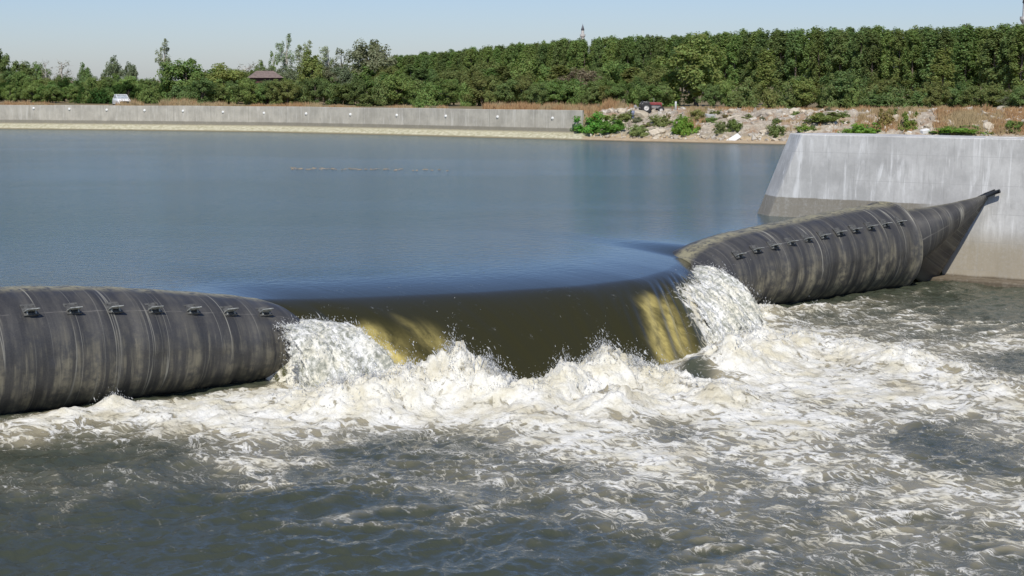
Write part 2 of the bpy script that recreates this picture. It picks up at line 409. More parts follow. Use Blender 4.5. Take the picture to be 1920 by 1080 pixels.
jets.append(jet(23.6, 27.6, L2(1.7, -.4), L2(1.80, 2.05), L2(4.4, 3.2), L2(.15, .35), 130, 130, 2.0, L2(-2.3, 1.5), 1.1))
jets.append(jet(24.6, 27.9, L2(1.3, .0), L2(1.5, 1.6), L2(3.4, 2.2), L2(.2, .2), 110, 110, 3.0, L2(-1.8, 1.5), 1.0))
V = []; F = []; off = 0
for a, b in jets: V.append(a); F.append(b + off); off += len(a)
me = np_mesh("jets", np.concatenate(V), np.concatenate(F)); attr(me, "flow", np.concatenate(JU), 'FLOAT_VECTOR')
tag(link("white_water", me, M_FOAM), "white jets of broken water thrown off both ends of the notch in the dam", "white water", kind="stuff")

# droplets over splashes and jets
def droplets():
    pts, siz = [], []
    for q, h, r in mw:
        k = int(5500 * max(0, h - .25) ** 1.3)
        ang = rng.uniform(0, 2 * math.pi, k); rad = np.abs(rng.normal(0, .62 * r, k))
        x = q[0] + rad * np.cos(ang) * 1.1; y = q[1] + rad * np.sin(ang)
        base = mound(x, y)
        z = base * rng.uniform(.75, 1.05, k) + rng.exponential(.13 * h + .02, k) * np.exp(-(rad / r) ** 2 * .6)
        pts.append(np.stack([x, y, z], -1)); siz.append(rng.gamma(1.4, .0034, k) + .003)
    for (a, b), cnt in zip(jets, (3500, 1500, 4500, 2500)):
        i = rng.integers(0, len(a), cnt)
        p = a[i] + rng.normal(0, 1, (cnt, 3)) * np.minimum(rng.gamma(1.2, .05, cnt), .4)[:, None]
        pts.append(p); siz.append(rng.gamma(1.4, .0034, cnt) + .003)
    # drips down the left end of the notch and loose drops
    k = 900
    s_ = rng.uniform(8.2, 8.9, k); pts.append(dam(s_, rng.uniform(.2, 1.6, k), rng.uniform(.1, 1.9, k))); siz.append(rng.gamma(2, .004, k) + .004)
    C = np.concatenate(pts); R = np.concatenate(siz)
    t = np.array([[1, 1, 1], [-1, -1, 1], [-1, 1, -1], [1, -1, -1]]) * .75
    A = rng.normal(size=(len(C), 3, 3)); Q, _ = np.linalg.qr(A)
    st = np.stack([np.ones(len(C)), np.ones(len(C)), 1 + rng.exponential(1.4, len(C))], -1)      # falling drops are drawn out
    W_ = (t[None] @ Q) * R[:, None, None] * st[:, None, :]
    lean = rng.normal(0, .5, (len(C), 2)) + np.array([.25, -.30])
    W_[:, :, :2] += -W_[:, :, 2:3] * lean[:, None, :]
    V = C[:, None, :] + W_
    f = np.array([[0, 1, 2], [0, 3, 1], [0, 2, 3], [1, 3, 2]])
    F = (np.arange(len(C))[:, None, None] * 4 + f[None]).reshape(-1, 3)
    return np_mesh("spray", V.reshape(-1, 3), F, True)
tag(link("spray", droplets(), M_DROP), "fine droplets flying above the splashes below the notch", "spray", kind="stuff")

AB = P(1423, 403, UP); AV = np.array([.81, -.586]); AM = np.array([-.586, -.81])      # along the wall, out of its face
def on_face(px, py, off=.06):
    d = 66.0
    for _ in range(40):
        q = P(px, py, None, d); o = (q[:2] - AB[:2]) @ AM; d += .8 * (o - off - .06 * (6.45 - q[2]))
    return q
# ---------------------------------------------------------------- rubber dam
def rubber_material():
    m = N("black_rubber"); rv = m.att("ring", 1)
    sx = m.n("SeparateXYZ", {0: rv}); s_, a_ = sx.outputs[0], sx.outputs[1]
    cv = m.n("CombineXYZ", {0: m.math('MULTIPLY', s_, 2.3), 1: m.math('MULTIPLY', a_, .22)}).outputs[0]
    cvf = m.n("CombineXYZ", {0: m.math('MULTIPLY', s_, 7.0), 1: m.math('MULTIPLY', a_, .5)}).outputs[0]
    cvi = m.n("CombineXYZ", {0: s_, 1: a_}).outputs[0]
    streak = m.noise(cv, 1.0, 5, .6); sf = m.noise(cvf, 1.0, 6, .65); blot = m.noise(cvi, 2.2, 7, .7); fine = m.noise(cvi, 22, 4, .7)
    low = m.mr(a_, 1.6, 3.6)                                  # a_: arc length from the crest down the face
    base = m.mix(m.mr(fine, .3, .7), (.032, .032, .033), (.052, .051, .049))
    base = m.mix(m.math('MULTIPLY', m.mr(streak, .38, .62), .5), base, (.085, .083, .078))
    tan_ = m.math('MULTIPLY', m.math('MULTIPLY', m.mr(m.math('ADD', streak, m.math('MULTIPLY', sf, .5)), .63, .95), m.mr(blot, .36, .62)), m.math('MULTIPLY_ADD', low, .85, .12))
    base = m.mix(m.math('MULTIPLY', m.math('MULTIPLY', tan_, m.mr(s_, 12, 30, .85, 1.25)), 1.0), base, (.29, .26, .175))
    base = m.mix(m.math('MULTIPLY', m.math('MULTIPLY', m.mr(sf, .56, .70), m.mr(a_, .9, 2.4)), .55), base, (.21, .195, .15))
    # thin pale drip lines running round the tube
    ln_ = m.noise(m.n("CombineXYZ", {0: m.math('MULTIPLY', s_, 3.1), 1: m.math('MULTIPLY', a_, .05)}).outputs[0], 1.0, 2, .4)
    line = m.math('SUBTRACT', 1.0, m.math('MULTIPLY', m.math('ABSOLUTE', m.math('SUBTRACT', ln_, .53)), 75.0), clamp=True)
    lm = m.math('MULTIPLY', line, m.mr(m.noise(cv, .8, 3, .5), .42, .6))
    base = m.mix(m.math('MULTIPLY', lm, .8), base, (.32, .31, .26))
    crest = m.math('MULTIPLY', m.mr(a_, .62, .10), m.mr(m.noise(cvi, 4.5, 6, .7), .36, .56))
    base = m.mix(m.math('MULTIPLY', crest, .85), base, (.33, .30, .18))
    seam = m.math('MULTIPLY', m.math('SUBTRACT', 1.0, m.math('MULTIPLY', m.math('ABSOLUTE', m.math('SUBTRACT', a_, 1.42)), 45.0), clamp=True), m.mr(m.noise(cvi, 1.4, 3, .5), .42, .6))
    base = m.mix(m.math('MULTIPLY', seam, .7), base, (.20, .19, .17))
    under_shade = m.mr(a_, 4.15, 4.7)  # shadow under the tube, painted near-black along its underside
    base = m.mix(m.math('MULTIPLY', under_shade, .95), base, (.010, .011, .008))
    h = m.math('ADD', m.math('MULTIPLY', streak, 1.0), m.math('MULTIPLY', blot, .25))
    m.principled(color=base, rough=m.mr(blot, .3, .7, .42, .62), normal=m.bump(h, .35, .05))
    return m.m
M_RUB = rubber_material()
TS = np.array([-60, -1, .8, 3.2, 4.8, 6.5, 7.7, 8.45, 8.95, 9.3, 9.7, 10.2, 12, 24, 25.8, 26.6, 27.2, 27.8, 28.7, 30, 31.9, 35.2, 38.0, 40.1])
TC = np.array([3.46, 3.46, 3.42, 3.22, 3.01, 2.75, 2.55, 2.40, 2.20, 1.90, 1.3, .7, .3, .3, .7, 1.5, 2.25, 2.52, 2.78, 3.00, 3.16, 3.42, 3.60, 3.66])
NC = np.array([-.8, -.8, -.8, -.8, -.8, -.8, -.80, -.76, -.65, -.45, -.1, .3, 1.0, 1.5, .2, -.4, -.8, -.9, -.9, -.9, -.9, -.9, -.9, -.9])
def ring_pt(s, th):
    """th: angle from horizontal downstream, counter-clockwise over the crest"""
    c = np.interp(s, TS, TC); nc = np.interp(s, TS, NC)
    zb = -.16
    rz = (c - zb) / 2; zc = (c + zb) / 2
    rn = np.where((s > 9.3) & (s < 26.2), 1.2, np.interp(s, TS, np.clip(1.90 - .22 * np.maximum(0, 2.2 - TC), .9, 1.92)))
    ct, st = np.cos(th), np.sin(th)
    n = nc + rn * np.sign(ct) * np.abs(ct) ** .94; z = zc + rz * np.sign(st) * np.abs(st) ** .96
    # light creases across the tube
    return n, z, rn, rz
s_t = np.concatenate([np.linspace(-60, 0, 40)[:-1], np.linspace(0, 10, 130)[:-1], np.linspace(10, 25, 40)[:-1], np.linspace(25, 40.1, 200)])
TCs = np.interp(s_t, TS, TC)
th_t = np.linspace(0, 2 * math.pi, 97)[:-1]
SS, TH = np.meshgrid(s_t, th_t, indexing='ij')
n_, z_, rn_, rz_ = ring_pt(SS, TH)
crz = 1.7 * (.018 * np.sin(SS * 5.2 + 1.2 * perlin(SS * .7, TH * .3, 1)) + .025 * perlin(SS * 1.3, TH * .4, 2) + .012 * fbm(SS * 3, TH * 1.5, 3, 3)) * (.5 + .5 * np.cos(TH))
rim = .10 * np.exp(-((SS - 40.05) / .14) ** 2)
n_ = n_ + (crz + rim) * np.cos(TH); z_ = z_ + (crz * .6 + rim) * np.sin(TH)
arc = np.where(TH < math.pi * 1.5, np.abs(math.pi / 2 - TH), np.abs(math.pi / 2 + 2 * math.pi - TH)) * 1.72
dam_root = empty("rubber_dam", A0)
me = np_mesh("rubber_tube", dam(SS, n_, z_).reshape(-1, 3) - A0, grid_faces(len(s_t), len(th_t), True)[:, ::-1])
attr(me, "ring", np.stack([SS, arc, 0 * SS], -1).reshape(-1, 3), 'FLOAT_VECTOR')
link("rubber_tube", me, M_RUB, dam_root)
tag(dam_root, "long dark rubber dam tube lying across the river, sagging under the water in its middle", "rubber dam")

# fold that closes the tube against the abutment
TIP = on_face(1852, 367, .15)
th_f = np.concatenate([np.radians(np.linspace(88, -36, 26))])
rows = []
nvv = 40
vv = np.linspace(0, 1, nvv)
for i, t in enumerate(th_f):
    n0, z0, a_, b_ = ring_pt(np.array(40.0), np.array(t))
    p0 = dam(40.02, -.9 + (n0 + .9) * .80, 1.62 + (z0 - 1.62) * .84)
    fr = i / (len(th_f) - 1)
    tip = TIP + np.array([.10, -.08, .0]) * (1 - fr) + np.array([0, 0, .10 * (1 - 2 * fr)])
    row = p0[None] * (1 - vv)[:, None] + tip[None] * vv[:, None]
    sag = np.sin(np.pi * vv)
    row[:, 2] += sag * (-.12 + .42 * fr * (1 - fr)) + (.02 * perlin(vv * 9, fr * 5, 3.0))
    row[:, 0] += .10 * sag * fr; row[:, 1] -= .35 * sag * math.sin(math.pi * fr) * .8
    rows.append(row)
G = on_face(1745, 536, .5)
for k in range(1, 9):
    fr = k / 8
    g0 = rows[25][0] * (1 - fr) + np.array([G[0], G[1], -.3]) * fr
    tip = TIP + np.array([.03, .05, -.10 - .03 * fr])
    row = g0[None] * (1 - vv)[:, None] + tip[None] * vv[:, None]
    row[:, 1] += .15 * np.sin(np.pi * vv) * math.sin(math.pi * fr)
    rows.append(row)
R_ = np.array(rows)
me = np_mesh("end_fold", R_.reshape(-1, 3) - A0, grid_faces(len(rows), nvv))
sv = np.stack([41 + np.broadcast_to(vv[None], R_.shape[:2]) * 4.3, np.broadcast_to((np.linspace(.25, 3.1, len(rows)) ** 1.0)[:, None], R_.shape[:2]) * .8 + .1, np.zeros(R_.shape[:2])], -1)
attr(me, "ring", sv.reshape(-1, 3), 'FLOAT_VECTOR')
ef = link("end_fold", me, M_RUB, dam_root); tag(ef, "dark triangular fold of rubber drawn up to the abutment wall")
sm = ef.modifiers.new("solid", 'SOLIDIFY'); sm.thickness = .05; sm.offset = -1
M_BLACK = simple("black_strap", (.025, .028, .032), .45)
for k in range(2):
    b = MB(); d0 = on_face(1828 + 8 * k, 375 - 1 * k, .16 + .12 * k); d1 = on_face(1866 + 9 * k, 358, .16 + .12 * k)
    b.tube([d0, d0 * .5 + d1 * .5 + np.array([0, 0, .03]), d1], .085, 8)
    o = b.build("clamp_bar", M_BLACK, None, True)
    o.data.transform(__import__("mathutils").Matrix.Translation(-Vector(A0))); o.parent = dam_root

# fins bolted along the tube to break the sheet of water
M_STEEL = simple("weathered_steel", (.34, .35, .32), .55, .3, .4, 9)
M_PAD = simple("rubber_pad", (.085, .085, .078), .6, 0, .4, 9)
fin_b = MB(); fin_b.box((0, .17, .012), (.42, .36, .03)); fin_b.box((-.14, .07, -.05), (.03, .16, .12)); fin_b.box((.14, .07, -.05), (.03, .16, .12))
pad_b = MB(); pad_b.box((0, .012, .10), (.48, .03, .40)); pad_b.box((0, .035, -.13), (.50, .05, .09))
for zz in (.22, .05):
    for xx in (-.17, .17): pad_b.lathe((xx, .02, zz), [(0, .0), (.03, .0), (.03, .03), (0, .035)], 6, 'Y')
def me_of(b, name):
    o = b.build(name, M_PAD); m_ = o.data; bpy.data.objects.remove(o); return m_
me_pad = me_of(pad_b, "mounting_pad")
o = fin_b.build("fin", M_STEEL); me_fin = o.data; bpy.data.objects.remove(o)
def bracket(s, th):
    n0, z0, _, _ = ring_pt(np.array(float(s)), np.array(th))
    n1, z1, _, _ = ring_pt(np.array(float(s)), np.array(th + .02))
    p = dam(s, n0, z0) - A0
    tz = np.array([DN[0] * (n1 - n0), DN[1] * (n1 - n0), z1 - z0]); tz /= np.linalg.norm(tz)      # up the tube
    tx = np.array([DA[0], DA[1], 0]); ty = np.cross(tz, tx)
    if ty[:2] @ DN < 0: ty = -ty
    from mathutils import Matrix
    M = Matrix(((-tx[0], ty[0], tz[0], p[0]), (-tx[1], ty[1], tz[1], p[1]), (-tx[2], ty[2], tz[2], p[2]), (0, 0, 0, 1)))
    a = link("bracket", me_pad, None, dam_root); a.matrix_local = M @ Matrix.Diagonal((.84, .84, .84, 1))
    b = link("fin", me_fin, None, a)
    b.rotation_euler = (math.radians(-24), 0, 0)              # the fin stands out nearly level
for s in np.arange(-1.7, 8.3, 1.2): bracket(s, math.radians(44 if s < 7 else 46))
for s in np.arange(28.9, 39.9, 1.02): bracket(s, math.radians(41))

# ---------------------------------------------------------------- concrete abutment
def concrete(name, base, streak_c, streak_amt, dark, band=None, joints=None, upto=None):
    m = N(name); p = m.n("TexCoord").outputs[3] if False else m.pos()
    r = m.mapping(p, (1, 1, 1))
    z = m.n("SeparateXYZ", {0: p}).outputs[2]
    st = m.noise(m.mapping(p, (2.6, 2.6, .28)), 1.0, 7, .62, .6)
    st2 = m.noise(m.mapping(p, (5.5, 5.5, .5)), 1.0, 6, .65, .3)
    bl = m.noise(p, .55, 7, .65); fn = m.noise(p, 9, 5, .7)
    c = m.mix(m.mr(bl, .3, .7), [x * .76 for x in base], [x * 1.12 for x in base])
    c = m.mix(m.math('MULTIPLY', m.mr(fn, .35, .75), .25), c, [x * .72 for x in base])
    c = m.mix(m.math('MULTIPLY', m.mr(st, .52, .70), streak_amt), c, streak_c)
    c = m.mix(m.math('MULTIPLY', m.mr(st2, .56, .72), streak_amt * .7), c, streak_c)
    c = m.mix(m.math('MULTIPLY', m.mr(st2, .46, .30), .35), c, dark)
    if band:
        for z0, z1, soft, colr, amt in band:
            zz = m.math('ADD', z, m.math('MULTIPLY_ADD', bl, .12, -.06))
            w = m.math('MULTIPLY', m.mr(zz, z1 + soft, z1, 0, 1), m.mr(zz, z0 - soft, z0, 0, 1))
            w = m.math('MULTIPLY', w, m.mr(m.math('ADD', st, fn), .6, 1.15, .65, 1.0))
            if upto and z1 > 3: w = m.math('MULTIPLY', w, m.mr(m.n("VectorMath", {0: p, 1: upto[0]}, operation='DOT_PRODUCT').outputs["Value"], upto[1] + .8, upto[1] - .8))
            c = m.mix(m.math('MULTIPLY', w, amt), c, colr)
    if upto:
        fz = m.math('FRACT', m.math('DIVIDE', z, 1.25)); ax_ = m.n("VectorMath", {0: p, 1: upto[0]}, operation='DOT_PRODUCT').outputs["Value"]
        fa = m.math('FRACT', m.math('DIVIDE', ax_, 2.45))
        jl = m.math('MAXIMUM', m.mr(m.math('ABSOLUTE', m.math('SUBTRACT', fz, .5)), .014, .005), m.mr(m.math('ABSOLUTE', m.math('SUBTRACT', fa, .5)), .007, .002))
        c = m.mix(m.math('MULTIPLY', jl, m.mr(bl, .35, .6, .05, .35)), c, dark)
    if joints:
        x = m.n("SeparateXYZ", {0: p}).outputs[0]
        fr = m.math('FRACT', m.math('DIVIDE', x, joints))
        c = m.mix(m.math('MULTIPLY', m.mr(m.math('ABSOLUTE', m.math('SUBTRACT', fr, .5)), .012, .006), .45), c, dark)
    m.principled(color=c, rough=.85, normal=m.bump(fn, .35, .02))
    return m.m
M_ABUT = concrete("abutment_concrete", (.53, .525, .495), (.74, .74, .71), .75, (.27, .27, .25),
    [(2.3, 3.42, .05, (.20, .175, .125), .85), (-1, 1.4, 1.3, (.34, .29, .20), .85), (-1, .30, .12, (.10, .075, .045), .9)], None, ((AV[0], AV[1], 0), float(AB[:2] @ AV) + 8.6))
def ab(a, o, z):
    a = a - .45
    return np.array([AB[0] + a * AV[0] + o * AM[0], AB[1] + a * AV[1] + o * AM[1], z])
abut = empty("concrete_abutment", (AB[0], AB[1], 0))
tag(abut, "tall pale grey concrete abutment wall with white streaks at the right end of the dam", "concrete wall")
ZT = 6.45
V = []; xs = np.linspace(0, 1, 60)
# face: upstream end battered, nose chamfered
def profile(z):
    k = (z - UP) / (ZT - UP)
    a0 = 1.55 * k
    return [(a0 + 1.3, -2.6 + .0), (a0 + .10, -1.35), (a0, -.95), (a0 + .95, -.10), (a0 + 1.1, 0.0)]
zs = [-1.5, 0.3, UP, 3.42, 4.5, 5.6, ZT - .04, ZT]
rows = []
for z in zs:
    ins = -.03 if z == ZT else 0
    pr = [(a, o + ins) for a, o in profile(z)] + [(a, ins + .0) for a in np.linspace(4, 60, 30)]
    rows.append([ab(a, o + .06 * (ZT - z), z) for a, o in pr])
back = [[ab(60, -2.6, z)] for z in zs]
rows = [r + b for r, b in zip(rows, back)]
V = np.array(rows); nu, nv = V.shape[:2]
Fq = [tuple(int(i) for i in q) for q in grid_faces(nu, nv)[:, ::-1]]
top = [tuple(range((nu - 1) * nv, nu * nv))]
me = bpy.data.meshes.new("wall_body"); me.from_pydata([tuple(p - np.array([AB[0], AB[1], 0])) for p in V.reshape(-1, 3)], [], Fq + top); me.update()
link("wall_body", me, M_ABUT, abut)
b = MB()
R = np.array([[AV[0], AM[0], 0], [AV[1], AM[1], 0], [0, 0, 1]])
b.box(ab(33, .75, -.55) - np.array([AB[0], AB[1], 0]), (50, 1.5, 1.7), R)
b.build("footing", M_ABUT, abut, False, .05)
for a, l, w, hgt in ((11.9, 1.5, .5, .05), (13.2, .7, .4, .08), (8.6, .5, .4, .03)):
    b = MB(); b.box(ab(a, -.8, ZT + hgt / 2 + .002) - np.array([AB[0], AB[1], 0]), (l, w, hgt), R, .8); b.build("mortar_patch", M_ABUT, abut, False, .02)

# ---------------------------------------------------------------- far bank: shore, flat ground, rubble slope
SH = np.array([P(0, 242, UP)[:2], P(240, 244.5, UP)[:2], P(480, 247.5, UP)[:2], P(720, 253, UP)[:2], P(960, 259.5, UP)[:2], P(1200, 266, UP)[:2], P(1440, 271, UP)[:2]])
SH = np.concatenate([[(-3600, 1500), (-900, 480), (-300, 290), (-130, 232)], SH, [(47, 147), (90, 128), (200, 95), (700, 0), (3000, -300)]])
IN = np.array([.25, .968])
tx_dense = np.concatenate([np.linspace(-3600, -130, 20)[:-1], np.linspace(-130, 5, 150)[:-1], np.linspace(5, 75, 240)[:-1], np.linspace(75, 200, 30)[:-1], np.linspace(200, 3000, 12)])
def shore(x): return np.interp(x, SH[:, 0], SH[:, 1])
WALL_END = P(1088, 258, None, 171)[0]
dd = np.concatenate([[-14, -4, -1, -.3], np.linspace(0, 3.2, 12), np.linspace(3.5, 14, 34), np.linspace(15, 40, 20), np.geomspace(45, 5200, 24)])
TX, DD = np.meshgrid(tx_dense, dd, indexing='ij')
wz = np.interp(DD, [-14, -4, -1, 0, .5, 1.2, 2.8, 3.35, 3.55, 6, 20, 60, 5200], [-1, .8, 2.0, 2.44, 2.78, 2.95, 3.3, 3.35, 5.35, 5.45, 5.6, 5.7, 5.7])
bz = np.interp(DD, [-14, -4, -1, 0, .7, 1.8, 2.6, 6, 9, 10.5, 14, 60, 5200], [-1, .8, 2.0, 2.44, 2.72, 2.82, 3.1, 4.5, 5.45, 5.6, 5.7, 5.8, 5.8])
px_b = sstep(WALL_END - .3, WALL_END + .6, TX)
GZ = wz * (1 - px_b) + bz * px_b + .4 * sstep(30, 60, TX) * sstep(5, 11, DD) * (DD < 300)
GX = TX + IN[0] * DD; GY = shore(TX) + IN[1] * DD
rb = px_b * sstep(2, 3.5, DD) * (1 - sstep(12, 16, DD))
GZ = GZ + rb * (.30 * fbm(GX * .45, GY * .45, 1, 4) + .10 * fbm(GX * 2.0, GY * 2.0, 4, 3, .6, True)) + .05 * perlin(GX * .8, GY * .8, 2) * (DD > -.5) * (DD < 3)
GZ = GZ + sstep(4, 9, DD) * (1 - px_b) * .12 * perlin(GX * .4, GY * .4, 6)
me = np_mesh("ground", np.stack([GX, GY, GZ], -1).reshape(-1, 3), grid_faces(*TX.shape))
attr(me, "rubble", rb); attr(me, "ledge", (DD < 3.4) * (1.0 - .0 * TX) * (1 - .8 * px_b)); attr(me, "sand", (1 - sstep(2.2, 3.0, DD)) * px_b)
m = N("bank_ground"); p = m.pos()
n1_ = m.noise(p, .35, 6, .65); n2_ = m.noise(p, 2.5, 6, .7); n3_ = m.noise(m.mapping(p, (.5, .5, 3)), 1.0, 5, .65)
c = m.mix(m.mr(n1_, .35, .65), (.15, .13, .06), (.27, .19, .10))
c = m.mix(m.mr(n2_, .55, .75), c, (.10, .12, .04))
rc = m.mix(m.mr(n2_, .3, .7), (.26, .22, .17), (.50, .44, .34))
rc = m.mix(m.math('MULTIPLY', m.mr(n1_, .5, .62), .7), rc, (.28, .17, .09))
c = m.mix(m.att("rubble"), c, rc)
z = m.n("SeparateXYZ", {0: p}).outputs[2]
lc = m.mix(m.mr(n2_, .35, .65), (.36, .33, .20), (.60, .57, .41))
lc = m.mix(m.mr(m.math('ADD', z, m.math('MULTIPLY_ADD', n2_, .5, -.25)), 3.1, 3.3), lc, (.23, .21, .15))
lc = m.mix(m.mr(z, 2.72, 2.56), lc, (.20, .17, .10))
c = m.mix(m.att("ledge"), c, lc)
sc = m.mix(m.mr(n2_, .3, .7), (.38, .28, .17), (.50, .40, .26))
sc = m.mix(m.mr(z, 2.66, 2.52), sc, (.14, .11, .065))
c = m.mix(m.att("sand"), c, sc)
m.principled(color=c, rough=.95, normal=m.bump(n2_, .6, .15))
tag(link("ground", me, m.m), kind="structure")
def gz(x, y):
    """ground height near the far bank"""
    t = x - .25 * (y - shore(x)); t = x - IN[0] / IN[1] * (y - shore(t)); d = (y - shore(t)) / IN[1]
    w = np.interp(d, [-4, 0, 3.3, 3.55, 6, 20], [.8, 2.44, 3.35, 5.35, 5.45, 5.65]); b_ = np.interp(d, [-4, 0, .7, 1.8, 2.6, 6, 9, 10.5, 14, 60], [.8, 2.44, 2.72, 2.82, 3.1, 4.5, 5.45, 5.6, 5.7, 5.8])
    k = sstep(WALL_END - .3, WALL_END + .6, t)
    r_ = k * sstep(2, 3.5, d) * (1 - sstep(12, 16, d))
    return float(w * (1 - k) + b_ * k + .4 * sstep(30, 60, t) * sstep(5, 11, d) + r_ * .3 * fbm(np.array(x * .45), np.array(y * .45), 1, 4))
def bank(x, d): return np.array([x + IN[0] * d, shore(x) + IN[1] * d])

# far retaining wall
M_WALL = concrete("old_concrete", (.43, .405, .34), (.55, .53, .47), .7, (.23, .22, .18), [(2, 3.62, .10, (.20, .185, .14), .85)], 5.2)
wall = empty("retaining_wall", (0, shore(0) + 3, 3.2)); O0 = np.array([0, shore(0) + 3, 3.2])
tag(wall, "long weathered concrete retaining wall with white round outlets along the far shore", "concrete wall")
xw = np.concatenate([np.linspace(-420, -130, 12)[:-1], np.linspace(-130, WALL_END - .4, 120)])
rows = []
for x in xw:
    q = bank(x, 3.0); q2 = bank(x, 3.45); zt = 5.66 + .02 * math.sin(x * .4) - .0 * x
    rows.append([(q[0], q[1] - .10, 3.0), (q[0], q[1] - .04, zt - .03), (q[0], q[1], zt), (q2[0], q2[1], zt), (q2[0], q2[1], 3.0)])
V = np.array(rows)
me = np_mesh("wall_body", V.reshape(-1, 3) - O0, grid_faces(*V.shape[:2])[:, ::-1], False)
link("wall_body", me, M_WALL, wall)
M_WHITE = simple("white_paint", (.75, .75, .72), .5, 0, .08)
for px, py in ((63,203),(130,204.5),(200,206),(271,207),(343,208),(418,210),(495,212),(574,213),(657,214.5),(744,216),(836,217.5),(933,219),(1036,221.5)):
    d = 205.0
    for _ in range(25):
        q = P(px, py, None, d); d += .7 * ((shore(q[0] - .75) + 3 * IN[1] - .1) - q[1])
    b = MB(); b.lathe((0, -.04, 0), [(0, -.03), (.13, -.03), (.16, -.01), (.16, .1)], 12, 'Y')
    o = b.build("drain_outlet", M_WHITE, wall, True); o.location = Vector(q - O0)

# ---------------------------------------------------------------- vegetation
def leaf_material(name):
    m = N(name)
    oi = m.n("ObjectInfo"); g = m.n("NewGeometry")
    r = g.outputs["Random Per Island"]
    c = m.mix(m.mr(r, 0, 1, .55, 1.5, False), (0, 0, 0), oi.outputs["Color"])
    hsv = m.n("HueSaturation", {0: m.math('MULTIPLY_ADD', r, .05, .475), 1: 1.0, 2: 1.0, "Color": oi.outputs["Color"]}).outputs[0]
    sc_ = m.n("VectorMath", {0: hsv}, operation='SCALE'); m.t.links.new(m.mr(r, 0, 1, .75, 1.55, False), sc_.inputs["Scale"])
    d = m.n("BsdfDiffuse", {"Color": sc_.outputs[0]}); tcol = m.mix(1.0, sc_.outputs[0], (1.25, 1.3, .8), "MULTIPLY"); t = m.n("BsdfTranslucent", {"Color": tcol})
    x = m.n("MixShader", {0: .48, 1: d.outputs[0], 2: t.outputs[0]}); m.surf(x.outputs[0])
    return m.m
M_LEAF = leaf_material("foliage")
M_BARK = simple("bark", (.16, .13, .10), .9, 0, .35, 4)
M_PALEBARK = simple("pale_bark", (.42, .40, .35), .9, 0, .25, 4)

def leaves(centres, sig, per, size, r):
    C = np.repeat(centres, per, 0); s_ = np.repeat(sig, per, 0)
    d = r.normal(size=C.shape); d /= np.linalg.norm(d, axis=1)[:, None] + 1e-9
    rad = r.uniform(0, 1, len(C)) ** .45
    Pn = C + d * rad[:, None] * s_
    ax = C - np.array([0, 0, 1]) * C[:, 2:3] * .8; ax /= np.linalg.norm(ax, axis=1)[:, None] + 1e-9
    nrm = d * .6 + ax * .7 + r.normal(size=C.shape) * .55 + np.array([0, 0, .6]); nrm /= np.linalg.norm(nrm, axis=1)[:, None]
    u = np.cross(nrm, r.normal(size=C.shape)); u /= np.linalg.norm(u, axis=1)[:, None] + 1e-9
    w = np.cross(nrm, u)
    sz = size * r.uniform(.6, 1.3, len(C))[:, None]
    V = np.stack([Pn - u * sz * .75, Pn + w * sz * .45 - nrm * .12 * sz, Pn + u * sz * .75, Pn - w * sz * .45 - nrm * .12 * sz], 1)
    F = np.arange(len(C) * 4).reshape(-1, 4)
    return np_mesh("crown", V.reshape(-1, 3), F, False)
def limb_mesh(name, segs):
    b = MB()
    for pts, rads in segs: b.tube(pts, rads, 6, False)
    me = bpy.data.meshes.new(name); me.from_pydata(b.v, [], b.f); me.update(); me.materials.append(M_BARK)
    return me
